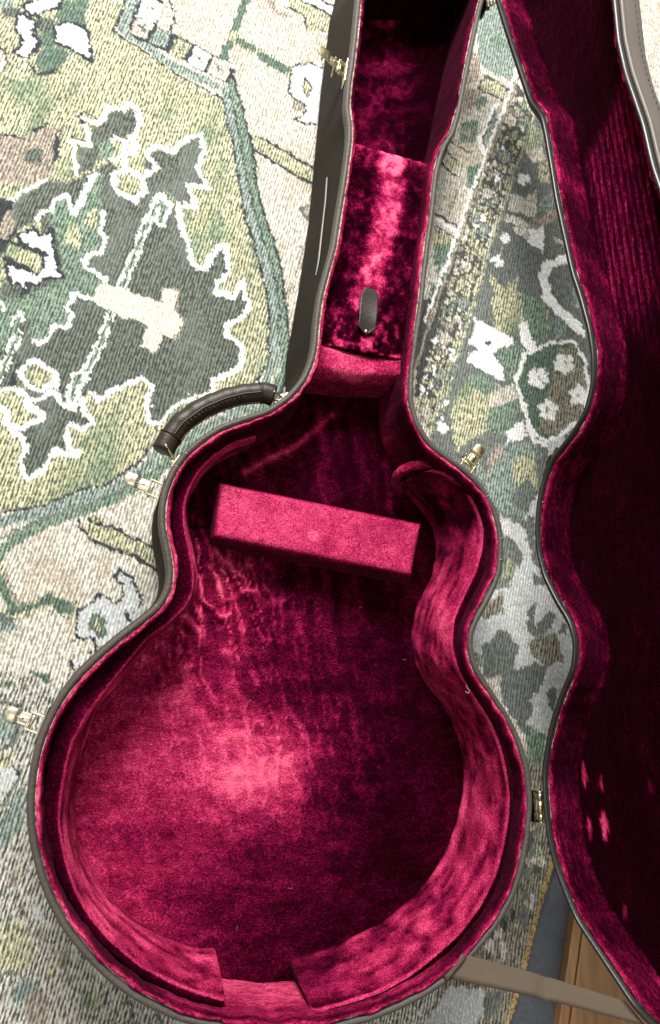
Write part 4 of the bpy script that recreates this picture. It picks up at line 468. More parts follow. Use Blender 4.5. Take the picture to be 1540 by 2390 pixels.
def area(name, loc, target, sx, sy, power, col):
    l = bpy.data.lights.new(name, 'AREA'); l.shape = 'RECTANGLE'; l.size = sx; l.size_y = sy; l.energy = power; l.color = col
    o = bpy.data.objects.new(name, l); C.objects.link(o); o.location = loc
    o.rotation_euler = (Vector(target) - Vector(loc)).to_track_quat('-Z', 'Y').to_euler()
    return o
area('window_light', (-0.15, 1.95, 1.65), (0.05, 0.45, 0.0), 1.1, 0.9, 105, (1.0, 0.98, 0.95))
area('ceiling_light', (-0.3, -0.5, 2.3), (0.15, 0.0, 0.0), 0.6, 0.6, 8, (1.0, 0.97, 0.93))

vs = scene.view_settings
vs.view_transform = 'Standard'; vs.look = 'None'; vs.gamma = 1.0; vs.use_curve_mapping = False; vs.exposure = 0.28
scene.cycles.max_bounces = 6

# ------------------------------------------------------------------ numeric helpers
ZR, ZF, ZP = 0.100, 0.014, 0.084          # rim, lined floor, pad top

def hash2(ix, iy, seed):
    h = (ix.astype(np.int64) * 374761393 + iy.astype(np.int64) * 668265263 + seed * 1442695041) & 0xffffffff
    h = ((h ^ (h >> 13)) * 1274126177) & 0xffffffff
    return ((h ^ (h >> 16)) & 0xffff) / 65535.0
def vnoise(x, y, seed=0):
    ix = np.floor(x); iy = np.floor(y); fx = x - ix; fy = y - iy
    fx = fx * fx * (3 - 2 * fx); fy = fy * fy * (3 - 2 * fy)
    a = hash2(ix, iy, seed); b = hash2(ix + 1, iy, seed); c = hash2(ix, iy + 1, seed); d = hash2(ix + 1, iy + 1, seed)
    return (a * (1 - fx) + b * fx) * (1 - fy) + (c * (1 - fx) + d * fx) * fy
def fbm(x, y, seed=0, oct=3):
    s = 0; w = 0.5; t = 0
    for k in range(oct):
        s = s + w * vnoise(x * 2 ** k + 7.3 * k, y * 2 ** k - 3.1 * k, seed + k); t += w; w *= 0.55
    return s / t
def smooth(e0, e1, v):
    t = np.clip((v - e0) / (e1 - e0), 0, 1); return t * t * (3 - 2 * t)
def resample(P, n, closed=False, blur=0):
    P = np.asarray(P, float)
    if closed: P = np.vstack([P, P[:1]])
    s = np.r_[0, np.cumsum(np.linalg.norm(np.diff(P, axis=0), axis=1))]
    t = np.linspace(0, s[-1], n, endpoint=not closed)
    Q = np.stack([np.interp(t, s, P[:, k]) for k in range(P.shape[1])], 1)
    for _ in range(blur):
        if closed: Q = (np.roll(Q, 1, 0) + 2 * Q + np.roll(Q, -1, 0)) / 4
        else: Q[1:-1] = (Q[:-2] + 2 * Q[1:-1] + Q[2:]) / 4
    return Q
def inward_normals(P):
    """P closed, clockwise or not: unit normals pointing to the inside."""
    t = np.roll(P, -1, 0) - np.roll(P, 1, 0)
    for _ in range(4): t = (np.roll(t, 1, 0) + 2 * t + np.roll(t, -1, 0)) / 4
    t /= np.linalg.norm(t, axis=1)[:, None]
    n = np.stack([-t[:, 1], t[:, 0]], 1)
    x, y = P[:, 0], P[:, 1]
    area_ = 0.5 * np.sum(x * np.roll(y, -1) - y * np.roll(x, -1))
    return n if area_ > 0 else -n
def inside(px, py, poly):
    poly = np.asarray(poly, float); r = np.zeros(px.shape, bool)
    x1, y1 = poly[-1]
    for x2, y2 in poly:
        if y1 != y2:
            c = (y1 > py) != (y2 > py)
            xx = (x2 - x1) * (py - y1) / (y2 - y1) + x1
            r ^= c & (px < xx)
        x1, y1 = x2, y2
    return r
def seg_dist(px, py, pts):
    d = np.full(px.shape, 1e9)
    for (x1, y1), (x2, y2) in zip(pts[:-1], pts[1:]):
        dx, dy = x2 - x1, y2 - y1; L = dx * dx + dy * dy + 1e-12
        t = np.clip(((px - x1) * dx + (py - y1) * dy) / L, 0, 1)
        d = np.minimum(d, np.hypot(px - x1 - t * dx, py - y1 - t * dy))
    return d

# ------------------------------------------------------------------ mesh helpers
def mesh(name, V, Fc, mat, parent=None, shade=True, attrs=None):
    me = bpy.data.meshes.new(name)
    V = np.asarray(V, np.float32)
    if isinstance(Fc, np.ndarray):
        n, k = Fc.shape
        me.vertices.add(len(V)); me.vertices.foreach_set('co', V.ravel())
        me.loops.add(n * k); me.loops.foreach_set('vertex_index', Fc.astype(np.int32).ravel())
        me.polygons.add(n); me.polygons.foreach_set('loop_start', np.arange(0, n * k, k, dtype=np.int32))
        me.update(calc_edges=True); me.validate()
    else:
        me.from_pydata([tuple(map(float, v)) for v in V], [], Fc); me.update()
    if shade: me.polygons.foreach_set('use_smooth', np.ones(len(me.polygons), bool))
    for k, a in (attrs or {}).items():
        a = np.asarray(a, np.float32)
        if a.ndim == 2:
            at = me.color_attributes.new(k, 'FLOAT_COLOR', 'POINT')
            at.data.foreach_set('color', np.c_[a, np.ones(len(a))].astype(np.float32).ravel())
        else:
            at = me.attributes.new(k, 'FLOAT', 'POINT'); at.data.foreach_set('value', a)
    if mat: me.materials.append(mat)
    o = bpy.data.objects.new(name, me); C.objects.link(o)
    if parent: o.parent = parent
    return o
def loft_faces(n, k, closed):
    i = np.arange(n if closed else n - 1); j = np.arange(k - 1)
    I, J = np.meshgrid(i, j, indexing='ij'); a = I * k + J; b = ((I + 1) % n) * k + J
    return np.stack([a, b, b + 1, a + 1], -1).reshape(-1, 4)
def loft(name, rings, mat, parent, closed=True, caps=False, attrs=None, shade=True):
    """rings: (stations, profile points, 3)"""
    rings = np.asarray(rings); n, k, _ = rings.shape
    F_ = loft_faces(n, k, closed)
    if caps:
        F_ = [tuple(f) for f in F_] + [tuple(range(k)), tuple((n - 1) * k + q for q in reversed(range(k)))]
    return mesh(name, rings.reshape(-1, 3), F_, mat, parent, shade, attrs)
def boxes(specs):
    V = []; Fc = []
    for c, h, R in specs:
        b = len(V)
        for sx in (-1, 1):
            for sy in (-1, 1):
                for sz in (-1, 1):
                    V.append(Vector(c) + (R @ Vector((sx * h[0], sy * h[1], sz * h[2]))))
        Fc += [tuple(b + q for q in f) for f in ((0, 1, 3, 2), (4, 6, 7, 5), (0, 4, 5, 1), (2, 3, 7, 6), (0, 2, 6, 4), (1, 5, 7, 3))]
    return V, Fc
def bevel(o, w, seg=3):
    md = o.modifiers.new('bevel', 'BEVEL'); md.width = w; md.segments = seg; md.limit_method = 'ANGLE'
    return o
def tube(pts, rad, n=10, closed=False, caps=True):
    P = np.asarray(pts, float); k = len(P)
    rad = np.broadcast_to(np.asarray(rad, float), (k,))
    T = np.gradient(P, axis=0) if not closed else np.roll(P, -1, 0) - np.roll(P, 1, 0)
    T /= np.linalg.norm(T, axis=1)[:, None]
    up = np.array([0, 0, 1.0])
    V = []
    for p, t, r_ in zip(P, T, rad):
        u = np.cross(t, up)
        if np.linalg.norm(u) < 1e-3: u = np.cross(t, np.array([1.0, 0, 0]))
        u /= np.linalg.norm(u); w = np.cross(u, t)
        for q in range(n):
            a = math.tau * q / n; V.append(p + r_ * (math.cos(a) * u + math.sin(a) * w))
    Fc = []
    for i in range(k if closed else k - 1):
        for q in range(n):
            a = i * n + q; b = i * n + (q + 1) % n; c = ((i + 1) % k) * n + (q + 1) % n; d = ((i + 1) % k) * n + q
            Fc.append((a, b, c, d))
    if caps and not closed: Fc += [tuple(reversed(range(n))), tuple((k - 1) * n + q for q in range(n))]
    return V, Fc
def join(*parts):
    V = []; Fc = []
    for v, f in parts:
        b = len(V); V += list(v); Fc += [tuple(b + q for q in g) for g in f]
    return V, Fc
def empty(name, loc=(0, 0, 0), parent=None):
    o = bpy.data.objects.new(name, None); o.empty_display_size = 0.02; C.objects.link(o); o.location = loc
    if parent: o.parent = parent
    return o
def tag(o, label=None, cat=None, kind=None, group=None):
    if label: o['label'] = label
    if cat: o['category'] = cat
    if kind: o['kind'] = kind
    if group: o['group'] = group
    return o

# ------------------------------------------------------------------ materials
class NT:
    def __init__(s, name):
        s.m = bpy.data.materials.new(name); s.m.use_nodes = True; s.t = s.m.node_tree
        s.b = s.t.nodes['Principled BSDF']
    def n(s, typ, **kw):
        nd = s.t.nodes.new(typ)
        for k, v in kw.items():
            if k.startswith('i_'): nd.inputs[k[2:].replace('_', ' ')].default_value = v
            else: setattr(nd, k, v)
        return nd
    def l(s, a, b): s.t.links.new(a, b)
    def math(s, op, a, b=None, c=None, clamp=False):
        nd = s.n('ShaderNodeMath', operation=op); nd.use_clamp = clamp
        for i, v in enumerate((a, b, c)):
            if v is None: continue
            if hasattr(v, 'default_value') or hasattr(v, 'is_linked'): s.l(v, nd.inputs[i])
            else: nd.inputs[i].default_value = v
        return nd.outputs[0]
    def ramp(s, fac, stops, interp='LINEAR'):
        nd = s.n('ShaderNodeValToRGB'); cr = nd.color_ramp; cr.interpolation = interp
        while len(cr.elements) < len(stops): cr.elements.new(0.5)
        for e, (p, c) in zip(cr.elements, stops): e.position = p; e.color = (*c, 1)
        s.l(fac, nd.inputs[0]); return nd.outputs[0]
    def noise(s, vec, scale, detail=2, rough=0.5, dist=0.0):
        nd = s.n('ShaderNodeTexNoise'); nd.inputs['Scale'].default_value = scale; nd.inputs['Detail'].default_value = detail
        nd.inputs['Roughness'].default_value = rough; nd.inputs['Distortion'].default_value = dist
        if vec is not None: s.l(vec, nd.inputs['Vector'])
        return nd.outputs['Fac']
    def coord(s, which='Object'):
        return s.n('ShaderNodeTexCoord').outputs[which]
    def mapping(s, vec, scale=(1, 1, 1), rot=(0, 0, 0)):
        nd = s.n('ShaderNodeMapping'); nd.inputs['Scale'].default_value = scale; nd.inputs['Rotation'].default_value = rot
        s.l(vec, nd.inputs['Vector']); return nd.outputs[0]
    def bump(s, h, strength, dist):
        nd = s.n('ShaderNodeBump'); nd.inputs['Strength'].default_value = strength; nd.inputs['Distance'].default_value = dist
        s.l(h, nd.inputs['Height']); s.l(nd.outputs[0], s.b.inputs['Normal']); return nd

def velvet(name, stretch=(120, 120, 120), rot=0.0, sheen=0.10, blot_amp=0.70, long_=0.5, tilt=0.0):
    """Crushed crimson velvet: pile tone from the vertex attribute 'nap' (how the pile lies, plus some painted light and shade), broken up by brushed streaks and fibres."""
    s = NT(name); co = s.coord()
    nap = s.n('ShaderNodeAttribute', attribute_name='nap').outputs['Fac']
    mp = s.mapping(co, stretch, (0, 0, rot))
    wob = s.noise(co, 34, 3, 0.6, 0.6)
    blot = s.noise(mp, 1.0, 4, 0.68, 0.7)
    mp2 = s.mapping(co, tuple(v * 4.2 for v in stretch), (0, 0, rot))
    fib = s.noise(mp2, 1.0, 2, 0.65, 0.3)
    fine = s.noise(co, 1500, 1, 0.5)
    t = s.math('ADD', nap, s.math('MULTIPLY', s.math('SUBTRACT', wob, 0.5), 0.30))
    t = s.math('ADD', t, s.math('MULTIPLY', s.math('SUBTRACT', blot, 0.5), blot_amp))
    t = s.math('ADD', t, s.math('MULTIPLY', s.math('SUBTRACT', fib, 0.5), 0.75))
    t = s.math('ADD', t, s.math('MULTIPLY', s.math('SUBTRACT', fine, 0.5), 0.60))
    col = s.ramp(t, [(0.0, (0.006, 0.0003, 0.0016)), (0.26, (0.022, 0.0006, 0.0050)), (0.46, (0.086, 0.0020, 0.0200)), (0.68, (0.285, 0.010, 0.056)), (0.88, (0.59, 0.048, 0.140)), (1.0, (0.82, 0.12, 0.22))])
    s.l(col, s.b.inputs['Base Color'])
    s.b.inputs['Roughness'].default_value = 0.85; s.b.inputs['Specular IOR Level'].default_value = 0.0
    s.b.inputs['Sheen Weight'].default_value = sheen; s.b.inputs['Sheen Roughness'].default_value = 0.32
    s.b.inputs['Sheen Tint'].default_value = (1.0, 0.16, 0.36, 1)
    h = s.math('ADD', s.math('MULTIPLY', blot, 1.3), s.math('MULTIPLY', fib, 0.7)); h = s.math('ADD', h, s.math('MULTIPLY', fine, 0.3))
    s.bump(h, 0.6, 0.0024)
    return s.m
VELVET_FLOOR = velvet('crimson_velvet_floor', (105, 150, 100), math.radians(9), 0.07, 0.50)
VELVET_WALL = velvet('crimson_velvet_wall', (75, 75, 330), 0.0, 0.07, 0.85)
VELVET_LID = velvet('crimson_velvet_lid', (60, 170, 170), 0.0, 0.10, 0.70)
VELVET = velvet('crimson_velvet', sheen=0.07)
VELVET_PAD = velvet('crimson_velvet_pad', (150, 150, 210), 0.0, 0.08, 0.42)
VELVET_BLOCK = velvet('crimson_velvet_block', (150, 150, 150), 0.0, 0.06, 0.32)

def vinyl(name, c, rough=0.45, grain=700, bump=0.25, var=0.25, spec=0.5):
    s = NT(name); co = s.coord()
    n1 = s.noise(co, 25, 4, 0.6); n2 = s.noise(co, grain, 2, 0.6)
    f = s.math('ADD', s.math('MULTIPLY', n1, var), s.math('MULTIPLY', n2, var * 0.6))
    f = s.math('ADD', f, 1.0 - 0.8 * var)
    mx = s.n('ShaderNodeVectorMath', operation='SCALE'); mx.inputs[0].default_value = c; s.l(f, mx.inputs['Scale'])
    s.l(mx.outputs[0], s.b.inputs['Base Color'])
    r_ = s.math('ADD', s.math('MULTIPLY', n1, 0.3), rough - 0.15); s.l(r_, s.b.inputs['Roughness'])
    s.b.inputs['Specular IOR Level'].default_value = spec
    s.bump(n2, bump, 0.0008)
    return s.m
SHELL = vinyl('brown_vinyl', (0.019, 0.0145, 0.0105), 0.75, 420, 0.2, 0.5, 0.12)
TRIM = vinyl('grey_brown_piping', (0.070, 0.061, 0.052), 0.55, 300, 0.9, 0.6, 0.35)
LIDV = vinyl('taupe_vinyl', (0.115, 0.095, 0.078), 0.5, 500, 0.15)
CHANNEL = vinyl('dark_rubber_channel', (0.020, 0.018, 0.016), 0.35, 300, 0.2)
LEATHER = vinyl('brown_leather', (0.027, 0.018, 0.013), 0.42, 380, 0.35, 0.4, 0.3)
THREAD = vinyl('tan_thread', (0.20, 0.16, 0.11), 0.7, 900, 0.2)
RIBBON = vinyl('taupe_ribbon', (0.092, 0.068, 0.046), 0.6, 1500, 0.5, 0.35, 0.2)
GLINT = vinyl('pale_glint', (0.27, 0.27, 0.265), 0.5, 160, 0.3, 0.9, 0.2)

def fringe():
    s = NT('frayed_backing'); co = s.coord()
    f = s.noise(co, 190, 3, 0.7)
    s.l(s.ramp(f, [(0.35, (0.10, 0.012, 0.03)), (0.5, (0.34, 0.24, 0.18)), (0.7, (0.60, 0.55, 0.42))]), s.b.inputs['Base Color'])
    s.b.inputs['Roughness'].default_value = 0.9; s.bump(s.noise(co, 900, 2), 0.6, 0.001); return s.m
FRINGE = fringe()

def metal(name, c, rough):
    s = NT(name); co = s.coord()
    n1 = s.noise(co, 90, 3, 0.6); n2 = s.noise(co, 400, 2)
    s.l(s.ramp(n1, [(0.3, tuple(0.55 * v for v in c)), (0.6, c)]), s.b.inputs['Base Color'])
    s.b.inputs['Metallic'].default_value = 1.0
    s.l(s.math('ADD', s.math('MULTIPLY', n1, 0.25), rough - 0.1), s.b.inputs['Roughness'])
    s.bump(n2, 0.12, 0.0004); return s.m
BRASS = metal('aged_brass', (0.78, 0.68, 0.42), 0.28)
NICKEL = metal('worn_nickel', (0.66, 0.60, 0.46), 0.34)
DARKM = metal('dark_bronze', (0.16, 0.13, 0.09), 0.3)

# ------------------------------------------------------------------ floor and wood
def floor_mat():
    s = NT('grey_floor'); co = s.coord(); n = s.noise(co, 18, 5, 0.65); sp = s.noise(co, 260, 2, 0.5)
    f = s.math('ADD', s.math('MULTIPLY', n, 0.6), s.math('MULTIPLY', sp, 0.4))
    s.l(s.ramp(f, [(0.3, (0.055, 0.060, 0.070)), (0.55, (0.085, 0.092, 0.105)), (0.74, (0.13, 0.135, 0.14)), (0.78, (0.30, 0.29, 0.27))]), s.b.inputs['Base Color'])
    s.b.inputs['Roughness'].default_value = 0.55; s.bump(sp, 0.1, 0.001); return s.m
def wood_mat():
    s = NT('orange_brown_wood'); co = s.coord()
    mp = s.mapping(co, (55, 4, 30), (0, 0, 0)); n = s.noise(mp, 1.6, 6, 0.6, 0.8); big = s.noise(co, 9, 2)
    f = s.math('ADD', s.math('MULTIPLY', n, 0.7), s.math('MULTIPLY', big, 0.35))
    s.l(s.ramp(f, [(0.3, (0.17, 0.085, 0.032)), (0.52, (0.33, 0.17, 0.066)), (0.7, (0.45, 0.25, 0.105))]), s.b.inputs['Base Color'])
    s.b.inputs['Roughness'].default_value = 0.4; s.bump(n, 0.15, 0.001); return s.m

RA = math.radians(22.5)                                   # how far the rug is turned
ra = np.array([math.sin(RA), math.cos(RA)]); rb = np.array([math.cos(RA), -math.sin(RA)])
emid = (np.array(DATA['edge'][0][:2]) + np.array(DATA['edge'][1][:2])) / 2
BE = float(emid @ rb)                                     # rug's edge across the ribs

tag(mesh('floor', [(-3, -3, -.0065), (3, -3, -.0065), (3, 3.5, -.0065), (-3, 3.5, -.0065)], [(0, 1, 2, 3)], floor_mat(), shade=False), kind='structure')

WOODM = wood_mat()
w0, w1 = (np.array(p) for p in DATA['wood'])
wd = (w0 - w1)[:2]; wd /= np.linalg.norm(wd); wn = np.array([wd[1], -wd[0]])
board = empty('wooden_board', (w1[0], w1[1], -0.0065))
tag(board, 'orange-brown wooden board lying on the grey floor beyond the rug edge', 'board')
Rw = Matrix(((wn[0], wd[0], 0), (wn[1], wd[1], 0), (0, 0, 1)))
for k, (off, wid) in enumerate(((0.0, 0.011), (0.0125, 0.15), (0.164, 0.15))):
    c = Rw @ Vector((off + wid / 2, 0.15, 0.006))
    V, Fc = boxes([((c.x, c.y, c.z), (wid / 2, 0.55, 0.006 + 0.0006 * (k != 0)), Rw)])
    bevel(mesh('edge_strip' if k == 0 else 'plank', V, Fc, WOODM, board, False), 0.0012, 2)

# ------------------------------------------------------------------ rug
def rug_mat():
    s = NT('woven_rug'); co = s.coord()
    at = s.n('ShaderNodeAttribute', attribute_name='tint'); rib = s.n('ShaderNodeAttribute', attribute_name='rib').outputs['Fac']
    rot = s.mapping(co, (1, 1, 1), (0, 0, math.radians(13)))            # x across the ribs, y along them
    kn = s.noise(s.mapping(rot, (270, 150, 1)), 1.0, 2, 0.65)
    wob = s.noise(s.mapping(rot, (70, 26, 1)), 1.0, 2, 0.5)
    sep = s.n('ShaderNodeSeparateXYZ'); s.l(rot, sep.inputs[0])
    ph = s.math('ADD', s.math('MULTIPLY', sep.outputs[0], math.tau / 0.0036), s.math('MULTIPLY', wob, 11.0))
    wv = s.math('MULTIPLY_ADD', s.math('SINE', ph), 0.5, 0.5)
    gap = s.math('ADD', s.math('MULTIPLY_ADD', wv, -0.75, 0.68), s.math('MULTIPLY_ADD', kn, 3.0, -1.5))   # dark warp showing between the ribs
    gap = s.math('MULTIPLY', s.math('MULTIPLY', gap, 1.35, clamp=True), rib, clamp=True)
    speck = s.noise(s.mapping(rot, (520, 300, 1)), 1.0, 2, 0.65)
    big = s.noise(co, 16, 3, 0.6)
    val = s.math('MULTIPLY_ADD', speck, 1.3, 0.38); val = s.math('MULTIPLY', val, s.math('MULTIPLY_ADD', big, 0.6, 0.72))
    sc = s.n('ShaderNodeVectorMath', operation='SCALE'); s.l(at.outputs['Color'], sc.inputs[0]); s.l(val, sc.inputs['Scale'])
    mx = s.n('ShaderNodeMix', data_type='RGBA'); s.l(gap, mx.inputs['Factor']); s.l(sc.outputs[0], mx.inputs['A'])
    s.l(s.n('ShaderNodeAttribute', attribute_name='warp').outputs['Color'], mx.inputs['B'])
    s.l(mx.outputs['Result'], s.b.inputs['Base Color'])
    s.b.inputs['Roughness'].default_value = 0.9; s.b.inputs['Specular IOR Level'].default_value = 0.1
    h = s.math('ADD', s.math('MULTIPLY', wv, 0.8), s.math('MULTIPLY', speck, 0.6))
    s.bump(h, 0.55, 0.0016); return s.m
PAL = {   # yarn colour, warp colour, how strongly the ribs show
    'W': ((.78, .78, .75), (.55, .54, .49), .35), 'w': ((.52, .53, .52), (.30, .30, .28), .5), 'C': ((.64, .62, .55), (.235, .20, .135), .9),
    'c': ((.66, .63, .52), (.32, .28, .19), .6), 'K': ((.54, .515, .345), (.080, .098, .064), 1.0),
    'Q': ((.56, .54, .46), (.075, .078, .068), 1.0), 'G': ((.22, .285, .215), (.055, .085, .062), 1.0),
    'g': ((.13, .18, .135), (.04, .065, .05), .9), 'S': ((.060, .071, .067), (.185, .205, .155), .85), 'N': ((.030, .034, .040), (.075, .08, .08), .5), 's': ((.085, .097, .095), (.23, .24, .20), .8), 'n': ((.048, .051, .052), (.13, .13, .115), .6),
    'B': ((.30, .355, .31), (.07, .095, .085), 1.0), 'P': ((.40, .35, .285), (.11, .088, .068), .95), 'M': ((.30, .28, .21), (.06, .058, .048), 1.0)}
def make_rug():
    fa = np.arange(-0.42, 1.36, 0.0017); fb = np.arange(-0.62, BE + .0001, 0.0017)
    la = np.r_[np.arange(-1.0, -0.42, 0.02), fa, np.arange(fa[-1] + .01, 1.9, 0.02)]; lb = np.r_[np.arange(-1.5, -0.62, 0.02), fb]
    A, B = np.meshgrid(la, lb, indexing='ij'); a = A.ravel(); b = B.ravel()
    X = a * ra[0] + b * rb[0]; Y = a * ra[1] + b * rb[1]
    # every knot takes one yarn: sample the pattern on a slightly irregular knot lattice
    wa = (fbm(a * 160, b * 160, 11, 2) - .5) * 0.007; wb = (fbm(a * 160, b * 160, 12, 2) - .5) * 0.006
    rs = np.random.default_rng(7); wa = wa + rs.normal(size=len(a)) * .0006; wb = wb + rs.normal(size=len(a)) * .0005
    qa = a + wa; qb = (np.floor((b + wb) / 0.0034) + .5) * 0.0017 + (b + wb) * .5
    px = (qa * ra[0] + qb * rb[0]) * 1000; py = (qa * ra[1] + qb * rb[1]) * 1000
    # the design repeats mirror-wise about the rug's centre lines
    for p0, p1 in (((-222, 798), (-118, -290)), ((-118, -312), (600, -372)), ((760, 1085), (-222, 812))):
        dx, dy = p1[0] - p0[0], p1[1] - p0[1]; L_ = math.hypot(dx, dy); nx, ny = -dy / L_, dx / L_       # left-hand normal = inside
        d_ = (px - p0[0]) * nx + (py - p0[1]) * ny; d_ = np.minimum(d_, 0); px = px - 2 * d_ * nx; py = py - 2 * d_ * ny
    keys = list(PAL); idx = np.full(len(a), keys.index('C'), np.int8)
    order = np.argsort(py, kind='stable'); pys = py[order]
    for it in RUG_PATTERN.split(';'):
        f = it.split(','); kind, colr = f[0][0], f[0][1]; w = float(f[1]); pts = np.array(f[2:], float).reshape(-1, 2)
        lo = pts.min(0) - w; hi = pts.max(0) + w
        sel = order[np.searchsorted(pys, lo[1]):np.searchsorted(pys, hi[1])]
        sel = sel[(px[sel] > lo[0]) & (px[sel] < hi[0])]
        if not len(sel): continue
        hit = inside(px[sel], py[sel], pts) if kind == 'p' else seg_dist(px[sel], py[sel], pts) < w * .5
        idx[sel[hit]] = keys.index(colr)
    # the yarn is dyed unevenly: abrash streaks of green and gold in the khaki and cream grounds
    n1 = fbm(a * 14, b * 34, 31, 3); n2 = fbm(a * 30, b * 60, 41, 2)
    col = np.array([PAL[k][0] for k in keys])[idx]; wrp = np.array([PAL[k][1] for k in keys])[idx]; rb_ = np.array([PAL[k][2] for k in keys])[idx]
    kh = (idx == keys.index('K'))[:, None]; cr = (idx == keys.index('C'))[:, None]; sl = (idx == keys.index('S'))[:, None]
    g = smooth(.52, .72, n1)[:, None]; y = smooth(.5, .75, n2)[:, None]
    col = np.where(kh, col * (1 - .75 * g) + np.array([.17, .25, .16]) * .75 * g, col); col = np.where(kh, col * (1 - .4 * y) + np.array([.62, .56, .34]) * .4 * y, col)
    col = np.where(cr, col * (1 - .4 * y) + np.array([.42, .33, .21]) * .4 * y, col)
    col = np.where(sl, col * (.8 + .7 * g), col)
    col = col * np.clip(1 + rs.normal(size=len(a)) * .16, .5, 1.5)[:, None]
    z = (fbm(a * 5, b * 5, 3, 2) - .5) * 0.0015 + rs.normal(size=len(a)) * .00022
    n_, k_ = len(la), len(lb)
    I, J = np.meshgrid(np.arange(n_ - 1), np.arange(k_ - 1), indexing='ij'); q = I * k_ + J
    Fc = np.stack([q, q + k_, q + k_ + 1, q + 1], -1).reshape(-1, 4)
    root = empty('rug', (0, 0, 0)); tag(root, 'faded green, khaki and cream oriental rug under the open case', 'rug')
    mesh('woven_field', np.c_[X, Y, z], Fc[:, ::-1], rug_mat(), root, True, {'tint': col, 'warp': wrp, 'rib': rb_})
    # overcast binding along the edge: a twisted tan cord
    s_ = np.arange(-.9, 1.6, 0.0022); ring = []
    for i, v in enumerate(s_):
        rr = 0.0036 + 0.0007 * math.sin(i * 1.9) + 0.0004 * math.sin(i * .37)
        p = v * ra + (BE + .0022 + .0008 * math.sin(i * .11)) * rb
        ring.append([(p[0] + rr * 1.1 * math.cos(t) * rb[0], p[1] + rr * 1.1 * math.cos(t) * rb[1], -.0022 + rr * math.sin(t)) for t in np.linspace(0, math.tau, 8)])
    sB = NT('tan_binding'); n3 = sB.noise(sB.coord(), 350, 2); sB.l(sB.ramp(n3, [(.35, (.16, .095, .035)), (.6, (.42, .29, .12))]), sB.b.inputs['Base Color']); sB.b.inputs['Roughness'].default_value = .9
    loft('binding', ring, sB.m, root, closed=False)
make_rug()

# ------------------------------------------------------------------ guitar case: base
case = empty('guitar_case', (0.2, 0.2, 0.0))
tag(case, 'open brown guitar case lined with crimson velvet lying on the rug', 'guitar case')
case_inv = Matrix.Translation((-0.2, -0.2, 0.0))
def under(o, parent=case):
    """parts are modelled in scene coordinates; keep them where they are"""
    o.parent = parent; o.matrix_parent_inverse = case_inv if parent is case else Matrix(); return o

RIM = resample(DATA['rim'], 900, True, 6)
NRM = inward_normals(RIM)
def rimcurve(off, z): return np.c_[RIM + NRM * off, np.full(len(RIM), z)]
def profile(pp): return np.stack([rimcurve(o, z) for o, z in pp], 1)

prof = [(0.0012, ZR - .010), (0.0004, ZR - .022), (-.0022, ZR - .03), (-.0040, .05), (-.0046, .020), (-.0038, .010), (-.0002, .0045), (0.008, .003), (0.05, .003)]
sh = profile(prof)
bot = np.array(DATA['bottom'])[::-1]                       # straight lower edge of the neck side, by y
wgt = smooth(bot[0, 1] - .01, bot[0, 1] + .05, RIM[:, 1]) * (NRM[:, 0] > .25) * smooth(bot[-1, 1] + .10, bot[-1, 1] + .02, RIM[:, 1])
for _ in range(8): wgt = (np.roll(wgt, 1) + 2 * wgt + np.roll(wgt, -1)) / 4
bx_ = np.interp(RIM[:, 1], bot[:, 1], bot[:, 0])
for k, (o_, z_) in enumerate(prof):
    if k == 0 or k > 6: continue
    f = min(1.0, (ZR - .012 - z_) / (ZR - .032)) if k < 6 else .93
    f = max(0.0, f)
    tx = (RIM[:, 0] + .0008) * (1 - f) + bx_ * f
    sh[:, k, 0] = sh[:, k, 0] * (1 - wgt) + tx * wgt; sh[:, k, 1] = sh[:, k, 1] * (1 - wgt) + RIM[:, 1] * wgt
under(loft('base_shell', sh, SHELL, None))
# piping round the rim, worn and slightly uneven
bead = []
for t in np.linspace(-0.35, math.pi * 1.02, 9): bead.append((0.0030 - 0.0034 * math.cos(math.pi - t) * -1 if False else 0.0032 - 0.0034 * math.cos(t), ZR - .0045 + .0046 * math.sin(t)))
bead = [(0.0006, ZR - .0135), (-0.0004, ZR - .010)] + bead
pr = profile(bead); pr[:, :, 2] += ((fbm(np.arange(900) / 9.0, np.zeros(900), 5, 3) - .5) * .0012)[:, None]
under(loft('rim_piping', pr, TRIM, None))
fr = profile([(0.0060, ZR - .0035), (0.0066, ZR - .0008), (0.0076, ZR - .0008), (0.0080, ZR - .004)]); fr[:, :, 2] += ((fbm(np.arange(900) / 3.0, np.zeros(900), 8, 3) - .5) * .0022 - .0022 * smooth(.40, .30, RIM[:, 1]))[:, None]
under(loft('frayed_edge', fr, FRINGE, None))

def nap_attr(V, base, seed=0, scale=30.0, amp=.3):
    V = np.asarray(V); return base + (fbm(V[:, 0] * scale + V[:, 2] * 17, V[:, 1] * scale, seed, 3) - .5) * 2 * amp

